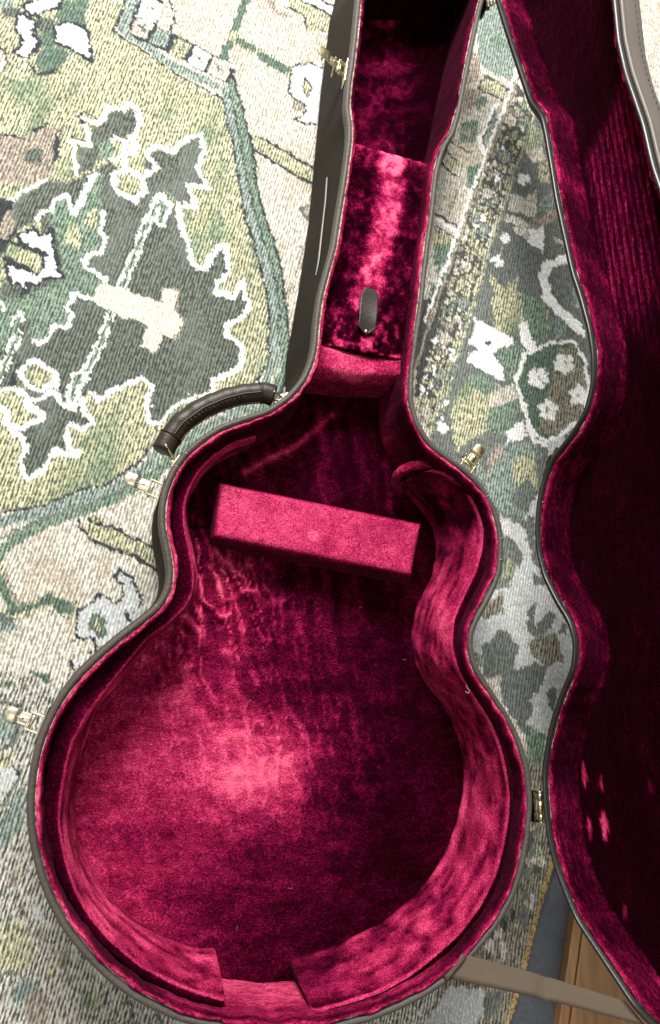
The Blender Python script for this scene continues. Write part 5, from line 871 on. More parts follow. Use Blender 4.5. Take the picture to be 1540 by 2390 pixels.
# side wall lining
wp = [(0.0074, ZR - .003), (0.0080, ZR + .0006), (0.0096, ZR + .0006), (0.0110, ZR - .003), (0.0114, ZR - .010), (0.0116, ZR - .022), (0.0120, .062), (0.0124, .045), (0.0128, .028), (0.0134, ZF)]
wl = profile(wp); wn_ = fbm(np.arange(900) / 6.0, np.zeros(900), 21, 3) - .5
for k in range(1, 9): wl[:, k, :2] += NRM * (wn_ * .0022 + (fbm(np.arange(900) / 3.0, np.full(900, k * .6), 23, 2) - .5) * .0036)[:, None]
wall_nap_and_light = np.zeros((900, len(wp)))
for k, v in enumerate((.66, .78, .70, .40, .18, .18, .34, .40, .42, .35)): wall_nap_and_light[:, k] = v
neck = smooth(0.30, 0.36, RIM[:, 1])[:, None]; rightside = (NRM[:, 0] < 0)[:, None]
wall_nap_and_light = wall_nap_and_light * (1 - neck) + neck * (np.array([.62, .68, .64, .52, .46, .38, .40, .36, .38, .30])[None] - .26 * smooth(.60, .7, RIM[:, 1])[:, None] - .16 * rightside * (np.arange(10) > 3)[None])
wall_nap_and_light[:, 4:] += .48 * smooth(-.235, -.265, RIM[:, 1])[:, None]  # bottom wall toned paler: the light on it is painted in
Vw = wl.reshape(-1, 3)
under(loft('wall_lining', wl, VELVET_WALL, None, attrs={'nap': nap_attr(Vw, wall_nap_and_light.ravel(), 3, 22, .22)}))

# floor lining: one cloth, puckered toward the upper left, paler in the middle of the lower bout
fp = DATA['floorpt']
def floor_lining():
    h = .0024; P = RIM + NRM * 0.0085
    xs = np.arange(P[:, 0].min(), P[:, 0].max(), h); ys = np.arange(P[:, 1].min(), P[:, 1].max(), h)
    X, Y = np.meshgrid(xs, ys, indexing='ij'); x = X.ravel(); y = Y.ravel()
    ins = inside(x, y, P)
    d = seg_dist(x, y, np.vstack([P[::6], P[:1]]))
    def g(i, sx, sy=None): return np.exp(-((x - fp[i][0]) / sx) ** 2 - ((y - fp[i][1]) / (sy or sx)) ** 2)
    pk = 1.15 * g(2, .085, .085) + .45 * g(1, .11, .09)
    wx = x + .012 * (fbm(x * 40, y * 40, 1) - .5); wy = y + .012 * (fbm(x * 40, y * 40, 2) - .5)
    ridge = 1 - np.abs(2 * fbm((wx + .30 * wy) * 120, (wy - .2 * wx) * 24, 51, 2) - 1); ridge2 = 1 - np.abs(2 * fbm((wx - .5 * wy) * 42, (wy + .4 * wx) * 85, 55, 2) - 1)
    z = ZF + .0012 * (fbm(x * 60, y * 60, 61, 3) - .5) * 2 + (.0095 * ridge ** 5 + .0030 * ridge2 ** 5) * np.clip(pk, 0, 1)
    z += .004 * smooth(.045, .012, d)
    nap = .34 + .10 * (fbm(x * 18, y * 18, 71, 3) - .5) * 2 + .07 * (fbm(x * 14, y * 90, 72, 3) - .5) * 2 * smooth(.12, .0, y) + .24 * (fbm((x + .15 * y) * 95 + 2 * fbm(x * 30, y * 30, 75), y * 20 + 2 * fbm(x * 30, y * 30, 76), 73, 3) - .5) * 2 * smooth(.0, .1, y) * smooth(.42, .3, y)
    nap += (.60 * ridge ** 8 + .16 * ridge2 ** 8 - .08) * np.clip(pk, 0, 1)  # ridge crests painted paler, as if catching light
    # paler patch mid lower bout; tone raised along the left, lowered along the right
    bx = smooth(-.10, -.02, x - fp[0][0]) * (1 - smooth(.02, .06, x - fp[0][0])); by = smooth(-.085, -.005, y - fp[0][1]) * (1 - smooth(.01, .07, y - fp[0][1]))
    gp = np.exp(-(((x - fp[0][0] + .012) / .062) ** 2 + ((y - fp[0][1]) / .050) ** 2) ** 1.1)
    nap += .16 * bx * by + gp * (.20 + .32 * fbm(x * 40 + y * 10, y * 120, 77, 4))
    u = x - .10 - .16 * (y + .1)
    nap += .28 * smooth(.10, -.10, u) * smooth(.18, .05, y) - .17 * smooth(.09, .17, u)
    nap -= .10 * smooth(.02, .2, y) * (1 - pk)
    # comb marks: a brushed streak under the neck heel
    for i, j, w, am in ((7, 8, .0045, .42),):
        nap += am * np.exp(-(seg_dist(x, y, [fp[i], ((fp[i][0] + fp[j][0]) / 2 + .006, (fp[i][1] + fp[j][1]) / 2 - .004), fp[j]]) / w) ** 2) * (.5 + fbm(x * 90, y * 90, 5, 2))
    nap += .06 * (fbm(x * 25, y * 140, 81, 2) - .5) * 2 * smooth(.05, -.05, y)
    nap += smooth(.60, .66, y) * (.0 + .8 * (fbm((.8 * x + .6 * wy) * 30 + 3 * fbm(x * 40, y * 40, 93), (.8 * wy - .6 * wx) * 62 + 3 * fbm(x * 40, y * 40, 94), 91, 3) - .45)) - .35 * smooth(.60, .66, y) * smooth(.055, .02, d) * (x > .3)
    n_, k_ = len(xs), len(ys)
    I, J = np.meshgrid(np.arange(n_ - 1), np.arange(k_ - 1), indexing='ij'); q = (I * k_ + J).ravel()
    ok = ins[q] & ins[q + 1] & ins[q + k_] & ins[q + k_ + 1]; q = q[ok]
    Fc = np.stack([q, q + k_, q + k_ + 1, q + 1], -1)
    used = np.unique(Fc); mp = np.full(len(x), -1); mp[used] = np.arange(len(used))
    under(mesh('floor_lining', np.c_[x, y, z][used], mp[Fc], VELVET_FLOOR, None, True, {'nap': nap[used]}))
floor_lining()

# padded strips along the sides
def mono_partner(T, Q):
    """for every point of T the nearest point of the dense curve Q, never going backwards"""
    d = np.linalg.norm(T[:, None, :2] - Q[None, :, :2], axis=2); j = d.argmin(1)
    j = np.maximum.accumulate(j); return Q[j]
def pad(T, Fl, naps, seed):
    n = 260
    T = resample(T, n, False, 4); Fd = resample(Fl, 1200, False, 6); Rd = np.c_[RIM + NRM * .0105, np.zeros(900)]
    # partner on the wall
    dd = np.linalg.norm(T[:, None, :2] - Rd[None, :, :2], axis=2).argmin(1); Wp = resample(Rd[dd], n, False, 25)
    dj = resample(mono_partner(T, Fd), n, False, 0)
    for _ in range(12): dj[1:-1] = (dj[:-2] + 2 * dj[1:-1] + dj[2:]) / 4; Wp[1:-1] = (Wp[:-2] + 2 * Wp[1:-1] + Wp[2:]) / 4
    dj[0] = Fd[0]; dj[-1] = Fd[-1]
    st = np.arange(n)
    NF = 16; NK = 9 + NF; rings = np.zeros((n, NK, 3)); nap = np.zeros((n, NK))
    inn = dj[:, :2] - Wp[:, :2]; inn /= np.linalg.norm(inn, axis=1)[:, None] + 1e-9
    w1 = (fbm(st / 12.0, np.zeros(n), seed, 3) - .5); 
    def put(k, xy, z, nv): rings[:, k, :2] = xy; rings[:, k, 2] = z; nap[:, k] = nv
    t2 = T[:, :2]; f2 = dj[:, :2]; wv = Wp[:, :2]
    put(0, wv - inn * .001, ZF, .1); put(1, wv - inn * .001, ZP - .004, .05); put(2, wv * .75 + t2 * .25, ZP - .001, naps[0]); put(3, wv * .4 + t2 * .6, ZP, naps[0]); put(4, wv * .15 + t2 * .85, ZP + .0006, naps[0] + .08)
    put(5, t2 - inn * .0012, ZP + .0008, naps[1]); put(6, t2 + inn * .0002, ZP - .0006, naps[1] + .05); put(7, t2 + inn * .0008, ZP - .003, naps[1])
    for q, fz in enumerate(np.linspace(.07, .95, NF)):
        bul = math.sin(fz * math.pi) * .0024
        ww = (fbm(st / 7.0 + 3 * fz, np.full(n, fz * 2.2), seed + 3, 3) - .5)
        cz = fz * 5.5 + 1.6 * fbm(st / 30.0, np.full(n, fz), seed + 4, 2)
        cr = (1 - np.abs(2 * fbm(st / 26.0, cz, seed + 5, 2) - 1)) ** 9          # long creases where the cloth was pulled round the foam
        put(8 + q, t2 * (1 - fz) + f2 * fz + inn * (bul + ww * .0030 - cr * .0022)[:, None], ZP + (ZF - ZP) * fz, naps[2] + ww * .30 - cr * .34)  # creases also toned darker, painting their shade
    put(8 + NF, f2 - inn * .002, ZF - .001, .12)
    S2, K2 = np.meshgrid(st, np.r_[np.arange(8), 8 + 5 * np.arange(NF + 1) / NF], indexing='ij')
    nap += (fbm(S2 / 14.0, K2 * .9, seed + 7, 3) - .5) * .50 * (K2 > 6)
    nap -= (.22 * smooth(.22, .05, S2 / n) + .14 * smooth(.88, .97, S2 / n)) * (seed > 120) * (K2 > 7)
    V = rings.reshape(-1, 3)
    # denser cloth: subdivide with a subsurf so wrinkles stay soft
    o = loft('side_pad', rings, VELVET_PAD, None, closed=False, caps=True, attrs={'nap': nap_attr(V, nap.ravel(), seed, 26, .10)})
    sb = o.modifiers.new('sub', 'SUBSURF'); sb.levels = sb.render_levels = 1
    return under(o)
pad(DATA['TL'], DATA['FL'], (.27, .72, .74), 101)
pad(DATA['TR'], DATA['FR'], (.22, .72, .68), 131)
# rolled end of the right-hand strip
re_ = resample(DATA['roll'], 26, False, 4); V, Fc = tube(re_, .0052 * np.sin(np.linspace(.35, math.pi - .5, 26)) ** .5, 14); V = np.array(V)
V += np.c_[(fbm(V[:, 0] * 200, V[:, 2] * 200, 9, 2) - .5) * .002, (fbm(V[:, 1] * 200, V[:, 2] * 200, 19, 2) - .5) * .002, V[:, 0] * 0]
under(mesh('pad_end_roll', V, Fc, VELVET_WALL, None, True, {'nap': nap_attr(V, np.full(len(V), .58), 77, 60, .15)}))

def block_mesh(name, corners, zt, zb, nu, nv, bump, nap, seed, dip=0.0, round_=.005, mat=None):
    """upholstered block: cloth over foam; corners in plan order TL, TR, BR, BL"""
    c = [np.array(p[:2]) for p in corners]
    us = np.linspace(0, 1, nu); vs_ = np.linspace(0, 1, nv); V = []; N = []; Fc = []
    lu = np.linalg.norm(c[1] - c[0]); lv = np.linalg.norm(c[3] - c[0])
    for i, u in enumerate(us):
        for j, v in enumerate(vs_):
            p = (1 - v) * ((1 - u) * c[0] + u * c[1]) + v * ((1 - u) * c[3] + u * c[2])
            e = min(u * lu, (1 - u) * lu, v * lv, (1 - v) * lv)
            drop = round_ - math.sqrt(max(0, round_ ** 2 - max(0, round_ - e) ** 2)) if e < round_ else 0
            z = zt - drop - dip * math.sin(math.pi * u) ** 2 + bump * (float(fbm(np.array([p[0] * 60]), np.array([p[1] * 60]), seed, 3)[0]) - .5)
            V.append((p[0], p[1], z)); N.append(nap(u, v))
    for i in range(nu - 1):
        for j in range(nv - 1):
            a = i * nv + j; Fc.append((a, a + 1, a + nv + 1, a + nv))
    # skirt
    edge = [(i, 0) for i in range(nu)] + [(nu - 1, j) for j in range(1, nv)] + [(i, nv - 1) for i in range(nu - 2, -1, -1)] + [(0, j) for j in range(nv - 2, 0, -1)]
    ids = [i * nv + j for i, j in edge]; cen = sum(c) / 4; prev = ids
    for lvl in range(1, 5):
        f = lvl / 4; cur = []
        for q in ids:
            x, y, z = V[q]; dx = np.array([x, y]) - cen; dx = dx / np.linalg.norm(dx)
            bl = .0012 * math.sin(f * math.pi) + .0010 * (float(fbm(np.array([x * 90 + f * 5]), np.array([y * 90]), seed + 9, 2)[0]) - .5)
            V.append((x + dx[0] * bl, y + dx[1] * bl, z + (zb - z) * f)); N.append(nap(.5, 1.0 + f)); cur.append(len(V) - 1)
        for k in range(len(ids)):
            k2 = (k + 1) % len(ids); Fc.append((prev[k], prev[k2], cur[k2], cur[k]))
        prev = cur
    V = np.array(V)
    return under(mesh(name, V, Fc, mat or VELVET, None, True, {'nap': nap_attr(V, np.array(N), seed, 40, .07)}))
def nap_block(u, v):
    if v > 1: return .30
    e = min(u, 1 - u) * 4.5; f = min(v, 1 - v); k = min(1, min(e, f) * 14)
    return .30 + .44 * k + .09 * (1 - u) + (.16 if (u - .47) ** 2 * 16 + (v - .62) ** 2 < .010 else 0) - .10 * math.exp(-((u - .56) / .05) ** 2 - ((v - .75) / .2) ** 2)
block_mesh('support_block', DATA['block'], .060, ZF - .002, 90, 34, .0022, nap_block, 201, round_=.008, mat=VELVET_BLOCK)
def cradle_nap_and_light(u, v):
    if v > 1: return .62 + .06 * math.sin(u * 9)  # front face toned up, painting light onto its shaded side
    return .66 + .20 * math.exp(-((u - .40) / .25) ** 2) + .1 * (v < .1)
block_mesh('neck_cradle', DATA['cradle'], .081, ZF - .002, 70, 26, .003, cradle_nap_and_light, 211, dip=.007, round_=.010)

# lid of the accessory compartment under the neck
def panel():
    c = [np.array(p[:2]) for p in DATA['panel']]; nu, nv = 70, 170
    U, Vv = np.meshgrid(np.linspace(0, 1, nu), np.linspace(0, 1, nv), indexing='ij'); u = U.ravel()[:, None]; v = Vv.ravel()[:, None]
    p = (1 - v) * ((1 - u) * c[0] + u * c[1]) + v * ((1 - u) * c[3] + u * c[2]); u = u[:, 0]; v = v[:, 0]
    n = fbm(p[:, 0] * 70, p[:, 1] * 70, 301, 3); lump = fbm(p[:, 0] * 150, p[:, 1] * 110, 305, 3)
    z = .0800 + .0022 * (n - .5) + .0018 * (lump - .5) - .003 * smooth(.02, 0, v)
    cx = .50 + .05 * np.sin(v * 5) - .04 * v
    nap = .22 + .58 * np.exp(-((u - cx) / .15) ** 4) * smooth(1.0, .62, v) * (.75 + .5 * n) + .42 * smooth(.16, .03, v) * n + .30 * smooth(.74, .98, v) * smooth(.45, .6, lump)
    nap += .80 * (lump - .5)
    Vt = np.c_[p, z]; top = len(Vt)
    F1 = loft_faces(nu, nv, False)[:, ::-1]
    lo = Vt.copy(); lo[:, 2] = .074
    Vall = np.vstack([Vt, lo]); Fc = [tuple(f) for f in F1] + [tuple(top + f[::-1]) for f in F1]
    rim_ids = [i * nv for i in range(nu)] + [(nu - 1) * nv + j for j in range(1, nv)] + [i * nv + nv - 1 for i in range(nu - 2, -1, -1)] + [j for j in range(nv - 2, 0, -1)]
    for k in range(len(rim_ids)):
        a, b = rim_ids[k], rim_ids[(k + 1) % len(rim_ids)]; Fc.append((a, b, top + b, top + a))
    return under(mesh('compartment_lid', Vall, Fc, VELVET, None, True, {'nap': np.r_[nap, nap * 0 + .2]}))
clid = panel()
# leather pull
def pull_tab():
    a, b = (np.array(p) for p in DATA['tab']); ax = b - a; L = np.linalg.norm(ax[:2]); d = ax[:2] / L; s_ = np.array([d[1], -d[0]])
    V = []; n, k = 30, 13
    for side in (0, 1):
        for i in range(n):
            t = i / (n - 1); w = .0086 + .0020 * math.sin(t * math.pi * .9) + .0016 * math.exp(-((t - .14) / .07) ** 2)
            w *= math.sqrt(max(0.0, 1 - max(0, (t - .80) / .20) ** 2)) if t > .8 else 1
            w *= (.30 + .70 * min(1, t / .13))
            zz = .0835 + .0045 * math.sin(min(1, t * 1.3) * math.pi * .5) + .001 * math.sin(t * 7)
            for j in range(k):
                q = j / (k - 1) * 2 - 1
                p = a[:2] + d * (t * L) + s_ * (q * w)
                V.append((p[0], p[1], zz + .0012 * q * q * (1 - t) - .0014 * side))
    F1 = [tuple(f) for f in loft_faces(n, k, False)]
    Fc = F1 + [tuple(n * k + q for q in reversed(f)) for f in F1]
    eds = [i * k for i in range(n)] + [(n - 1) * k + j for j in range(1, k)] + [i * k + k - 1 for i in range(n - 2, -1, -1)] + [j for j in range(k - 2, 0, -1)]
    for q in range(len(eds)):
        x, y = eds[q], eds[(q + 1) % len(eds)]; Fc.append((y, x, n * k + x, n * k + y))
    o = mesh('pull_tab', V, Fc, LEATHER, clid)
    V = []; Fc = []
    c = a[:2] + d * .0025
    for i, (r_, z) in enumerate(((.0023, .0836), (.0023, .0846), (.0017, .0854), (.0007, .0858))):
        for q in range(12): V.append((c[0] + r_ * math.cos(q * math.tau / 12), c[1] + r_ * math.sin(q * math.tau / 12), z))
    for i in range(3):
        for q in range(12): Fc.append((i * 12 + q, i * 12 + (q + 1) % 12, (i + 1) * 12 + (q + 1) % 12, (i + 1) * 12 + q))
    Fc.append(tuple(36 + q for q in range(12)))
    mesh('rivet', V, Fc, NICKEL, clid)
pull_tab()

# reflection on the neck side, drawn as an added pale strip
def glint_strip():
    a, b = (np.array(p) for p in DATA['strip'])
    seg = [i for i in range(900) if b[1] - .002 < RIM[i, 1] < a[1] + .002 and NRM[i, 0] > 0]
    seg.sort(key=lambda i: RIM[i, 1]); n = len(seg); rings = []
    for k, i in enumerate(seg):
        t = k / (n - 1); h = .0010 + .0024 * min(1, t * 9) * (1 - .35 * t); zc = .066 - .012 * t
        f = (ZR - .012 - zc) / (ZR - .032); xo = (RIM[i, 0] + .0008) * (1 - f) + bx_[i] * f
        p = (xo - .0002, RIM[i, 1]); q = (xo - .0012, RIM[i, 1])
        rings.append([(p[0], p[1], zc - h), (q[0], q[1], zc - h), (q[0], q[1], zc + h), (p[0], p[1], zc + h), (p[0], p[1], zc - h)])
    tag(under(loft('glint_strip', rings, GLINT, None, closed=False, shade=False)), 'thin pale strip painting a reflection along the neck side')
glint_strip()

# ------------------------------------------------------------------ latches
def latch(base, tip, metal_, open_deg, bail=True, z=.088):
    base = np.array(base[:2]); tip = np.array(tip[:2]); d = tip - base; L = np.linalg.norm(d); d /= L
    i = np.linalg.norm(RIM - base, axis=1).argmin(); n = -NRM[i]; p0 = RIM[i] + n * .0006
    root = empty('latch', (p0[0], p0[1], z)); 
    ang = math.atan2(n[1], n[0]); root.rotation_euler = (0, 0, ang)
    # local frame: x outward from the case side, y along the rim, z up
    yaw = math.atan2(d[1], d[0]) - ang
    I3 = Matrix.Identity(3)
    pl = mesh('mounting_plate', *boxes([((.0006, 0, -.002), (.0008, .0165, .0075), I3)]), metal_, root, False); bevel(pl, .0007, 2)
    Ry = Matrix.Rotation(yaw, 3, 'Z'); tilt = Matrix.Rotation(-math.radians(open_deg), 3, 'Y'); Rl = Ry @ tilt
    def loc(x, y, zz): return Rl @ Vector((x, y, zz))
    w = .0072
    # bent frame carrying the lever
    fr_ = []
    for y in (-w, w): fr_.append((loc(.0065, y, .001), (.0062, .0008, .0022), Rl))
    fr_.append((loc(.0125, 0, .001), (.0009, w + .0008, .0022), Rl))
    bevel(mesh('frame', *boxes(fr_), metal_, root, False), .0005, 2)
    mesh('pivot_pin', *tube([loc(.0095, -w - .003, .001), loc(.0095, w + .003, .001)], .0014, 10), metal_, root)
    # lever: neck, then spoon-shaped thumb piece
    V = []; n_, k_ = 26, 9; x0, x1 = .0125, L
    for side in (0, 1):
        for a in range(n_):
            t = a / (n_ - 1); x = x0 + (x1 - x0) * t
            hw = .0056 if t < .38 else .0056 + .0010 * math.sin(min(1, (t - .38) / .1) * math.pi / 2)
            if t > .80: hw *= math.sqrt(max(.02, 1 - ((t - .80) / .20) ** 2))
            for b in range(k_):
                q = b / (k_ - 1) * 2 - 1
                zz = .0016 + .0022 * smooth(.40, .52, t) - .004 * max(0, t - .75) + .0012 * (1 - q * q) * smooth(.42, .55, t) - .0014 * side
                if t < .4 and abs(q) < .3: zz += .0010
                V.append(loc(x, q * hw, float(zz)))
    F1 = [tuple(f) for f in loft_faces(n_, k_, False)]; Fc = [f[::-1] for f in F1] + [tuple(n_ * k_ + q for q in f) for f in F1]
    eds = [a * k_ for a in range(n_)] + [(n_ - 1) * k_ + j for j in range(1, k_)] + [a * k_ + k_ - 1 for a in range(n_ - 2, -1, -1)] + [j for j in range(k_ - 2, 0, -1)]
    for q in range(len(eds)):
        x, y = eds[q], eds[(q + 1) % len(eds)]; Fc.append((x, y, n_ * k_ + y, n_ * k_ + x))
    lev = mesh('lever', V, Fc, metal_, root)
    sl, sf = tube([loc(.0165, 0, .0022), loc(.0205, 0, .0026)], .0010, 8); mesh('rib', sl, sf, metal_, lev)
    if not bail: return under(root)
    # hinged wire bail hanging from the lever
    pts = [loc(.0175, -.0085, .001)]
    for a in np.linspace(0, math.pi, 9): pts.append(loc(.0175, -.0085 * math.cos(a), .001) + Vector((-.001, 0, -.010 - .006 * math.sin(a))))
    pts.append(loc(.0175, .0085, .001))
    mesh('bail', *tube([tuple(p) for p in pts], .0009, 8), metal_, root)
    return under(root)
LT = DATA['latch']
for k, (mt, od, lab) in enumerate(((BRASS, 22, 'gold-toned latch open on the neck side'), (NICKEL, 4, 'bright latch below the handle'), (NICKEL, 6, 'latch on the lower bout side'), (BRASS, 12, 'brass latch on the hinge side'))):
    tag(latch(LT[2 * k], LT[2 * k + 1], mt, od, k in (0, 3)), lab)

# ------------------------------------------------------------------ handle
def handle():
    root = empty('handle', tuple(DATA['handle'][3])); under(root); inv = Matrix.Translation(-Vector(DATA['handle'][3]))
    def put(o): o.parent = root; o.matrix_parent_inverse = inv; return o
    sp = resample(DATA['handle'], 90, False, 10)
    core = sp[8:83]; n = len(core); t = np.linspace(0, 1, n)
    rad = .0106 + .0004 * np.sin(t * 40) * smooth(.05, .2, t) * smooth(.95, .8, t)
    V, Fc = tube(core, rad, 20); put(mesh('grip', V, Fc, LEATHER, None))
    T = np.gradient(core, axis=0); T /= np.linalg.norm(T, axis=1)[:, None]; side = np.stack([T[:, 1], -T[:, 0], T[:, 2] * 0], 1)
    # seams: two rows of stitches with a raised welt
    for off, h, nm in ((.0030, .0104, 'top'), (.0108, .0018, 'low')):
        line = core + side * off + np.array([0, 0, h])
        put(mesh('seam_welt', *tube(line[3:-3], .0009, 6), LEATHER, None))
        parts = []
        L2 = resample(line[4:-4] + np.array([0, 0, .0009]), 120)
        for q in range(0, 118, 3): parts.append(tube([L2[q], (L2[q] + L2[q + 2]) / 2 + np.array([0, 0, .0003]), L2[q + 2]], .00045, 5))
        tag(put(mesh('stitching', *join(*parts), THREAD, None)), kind='stuff')
    # puckers pressed by the stitching
    parts = []
    for q in range(16, n - 14, 3):
        a = core[q] + side[q] * .0040 + np.array([0, 0, .0100]); b = core[q] + side[q] * .0084 + np.array([0, 0, .0068]); parts.append(tube([a, (a + b) / 2 + np.array([0, 0, .0005]), b], (.0006, .0012, .0006), 6))
    tag(put(mesh('pucker', *join(*parts), LEATHER, None)), kind='stuff')
    # wrapped ends
    for s0, s1 in ((0, 11), (80, 90)):
        seg = sp[s0:s1]; m_ = len(seg); rr = np.full(m_, .0111); rr[0 if s0 == 0 else -1] = .0098
        V, Fc = tube(seg, rr, 16); V = [np.array((v[0], v[1], v[2])) for v in V]
        put(mesh('end_wrap', V, Fc, LEATHER, None))
        e = sp[11] if s0 == 0 else sp[79]
        T_ = sp[12] - sp[10] if s0 == 0 else sp[80] - sp[78]
        T_ /= np.linalg.norm(T_); u = np.cross(T_, (0, 0, 1)); u /= np.linalg.norm(u); w = np.cross(u, T_)
        put(mesh('end_cord', *tube([e + .0112 * (math.cos(a) * u + math.sin(a) * w) for a in np.linspace(0, math.tau, 24, endpoint=False)], .0007, 6, closed=True), LEATHER, None))
    for k, rp in enumerate(DATA['rings']):
        e = sp[3] if k == 0 else sp[87]; rp = np.array(rp)
        i = np.linalg.norm(RIM - rp[:2], axis=1).argmin(); q = np.r_[RIM[i] + NRM[i] * .0005, .088]
        d = q - e; mid = (q + e) / 2
        pp = [e + np.array([0, 0, .0102]), mid * .5 + e * .5 + np.array([0, 0, .0095]), mid + np.array([0, 0, .006]), q + np.array([0, 0, .001]), q - np.array([0, 0, .006]), mid - np.array([0, 0, .008]), e - np.array([0, 0, .0102])]
        put(mesh('ring', *tube(resample(pp, 24, False, 2), .0012, 8), BRASS, None))
        n_ = -NRM[i]; tg = np.array([-n_[1], n_[0]]); Rm = Matrix(((n_[0], tg[0], 0), (n_[1], tg[1], 0), (0, 0, 1)))
        bevel(put(mesh('staple', *boxes([((q[0] + n_[0] * .0012, q[1] + n_[1] * .0012, .086), (.0016, .0075, .006), Rm), ((q[0] + n_[0] * .003, q[1] + n_[1] * .003, .088), (.0022, .0028, .0028), Rm)]), NICKEL, None, False)), .0008, 2)
    return root
tag(handle(), 'curved dark brown leather carrying handle')

# ------------------------------------------------------------------ hinges
def hinge(a, b):
    a, b = np.array(a), np.array(b); a[2] = b[2] = ZR + .0005
    root = empty('hinge', tuple((a + b) / 2)); under(root); inv = Matrix.Translation(-Vector((a + b) / 2))
    ks = np.linspace(0, 1, 4); parts = []
    for s0, s1 in zip((0, .055, .30, .72, .955), (.05, .295, .715, .95, 1.0)):
        o = mesh('knuckle', *tube([a + (b - a) * s0, a + (b - a) * s1], .0030 if s1 - s0 > .1 else .0027, 14), BRASS, None); o.parent = root; o.matrix_parent_inverse = inv
    d = (b - a) / np.linalg.norm(b - a); L = np.linalg.norm(b - a)
    Rm = Matrix(((d[1], d[0], 0), (-d[0], d[1], 0), (0, 0, 1))); c = (a + b) / 2
    o = mesh('leaf', *boxes([((c[0] - .0042, c[1], ZR - .013), (.0009, L / 2, .010), Rm), ((c[0] - .002, c[1] - L * .46, ZR - .006), (.002, .0014, .002), Rm), ((c[0] - .002, c[1] + L * .46, ZR - .006), (.002, .0014, .002), Rm)]), DARKM, None, False); o.parent = root; o.matrix_parent_inverse = inv
    return root
HG = DATA['hinges']
hinge(HG[0], HG[1]); hinge(HG[2], HG[3])

# ------------------------------------------------------------------ lid (own frame: x along the hinge line, y away from it, z outward)
lo, (lu, lv, ld) = DATA['lidframe']
LM = Matrix([[lu[i], lv[i], ld[i]] for i in range(3)]).to_4x4(); LM.translation = lo
LID = resample(DATA['lid'], 900, True, 6); LN = inward_normals(LID); LD = .037
def lcurve(off, z): return np.c_[LID + LN * off, np.full(900, z)]
def lprof(pp): return np.stack([lcurve(o, z) for o, z in pp], 1)
V = lprof([(.0010, .004), (.0006, .010), (.0008, .024), (.0018, .030), (.0045, .0345), (.010, LD), (.02, LD + .002)])
lid = loft('lid', V, LIDV, None)
lid.parent = case; lid.matrix_parent_inverse = case_inv; lid.matrix_basis = LM
tag(lid, 'lid standing open on its hinges')
# outer back of the lid, gently arched
def filled(P, zf, h, name, mat, nap=None, flip=False):
    xs = np.arange(P[:, 0].min(), P[:, 0].max() + h, h); ys = np.arange(P[:, 1].min(), P[:, 1].max() + h, h)
    X, Y = np.meshgrid(xs, ys, indexing='ij'); x = X.ravel(); y = Y.ravel(); ins = inside(x, y, P)
    d = seg_dist(x, y, np.vstack([P[::6], P[:1]]))
    z = zf(x, y, d); n_, k_ = len(xs), len(ys)
    I, J = np.meshgrid(np.arange(n_ - 1), np.arange(k_ - 1), indexing='ij'); q = (I * k_ + J).ravel(); q = q[ins[q] & ins[q + 1] & ins[q + k_] & ins[q + k_ + 1]]
    Fc = np.stack([q, q + k_, q + k_ + 1, q + 1], -1); used = np.unique(Fc); mp = np.full(len(x), -1); mp[used] = np.arange(len(used))
    return mesh(name, np.c_[x, y, z][used], mp[Fc] if flip else mp[Fc][:, ::-1], mat, lid, True, {'nap': nap(x, y, d)[used]} if nap else None)
filled(LID + LN * .016, lambda x, y, d: LD + .0012 + .010 * smooth(0, .12, d), .012, 'lid_back', LIDV, flip=True)
lb = [(.0010, .007), (-.0003, .004), (-.0002, .0012), (.0010, .0002), (.0026, .0002), (.0036, .0012), (.0038, .003)]
pl_ = lprof(lb); loft('rim_piping', pl_, LIDV, lid)
loft('rim_channel', lprof([(.0034, .0026), (.0042, -.0020), (.0052, -.0042), (.0070, -.0042), (.0078, -.0030), (.0084, .0030)]), CHANNEL, lid)
fr = lprof([(.0084, .0030), (.0088, .0004), (.0098, .0004), (.0100, .004)]); fr[:, :, 2] += ((fbm(np.arange(900) / 3.0, np.zeros(900), 9, 3) - .5) * .0022)[:, None]
loft('frayed_edge', fr, FRINGE, lid)
wp2 = [(.0094, .003), (.0100, -.0004), (.0118, .0002), (.0130, .004), (.0136, .011), (.0142, .019), (.0150, .026), (.0165, .0305), (.020, .0315)]
wl2 = lprof(wp2); wj = fbm(np.arange(900) / 4.0, np.zeros(900), 27, 3) - .5
for k in range(1, 9): wl2[:, k, :2] += LN * (wj * .003 + (fbm(np.arange(900) / 2.5, np.full(900, k * .5), 29, 2) - .5) * .0022)[:, None]
nl = np.tile(np.array([.5, .66, .56, .32, .26, .26, .32, .30, .06])[None], (900, 1))
loft('wall_lining', wl2, VELVET_WALL, lid, attrs={'nap': nap_attr(wl2.reshape(-1, 3), nl.ravel(), 33, 20, .26)})
r0, r1, r2, r3 = (np.array(p) for p in DATA['ribs']); lp = DATA['lidpatch']
def rib_field(x, y):
    # gathered pleats running down the neck of the lid
    dirv = (r2 - r1) / np.linalg.norm(r2 - r1); nv = np.array([-dirv[1], dirv[0]])
    s_ = (x - r1[0]) * dirv[0] + (y - r1[1]) * dirv[1]; w = (x - r1[0]) * nv[0] + (y - r1[1]) * nv[1]
    w = w + .0016 * (fbm(x * 22, y * 22, 44, 2) - .5)
    m_ = smooth(.0, .035, s_ - w * 1.05 + .01 * (fbm(x * 60, y * 60, 47, 2) - .5)) * smooth(.36, .22, s_) * smooth(.042, .030, np.abs(w - .013 + .02 * s_))
    return m_, w
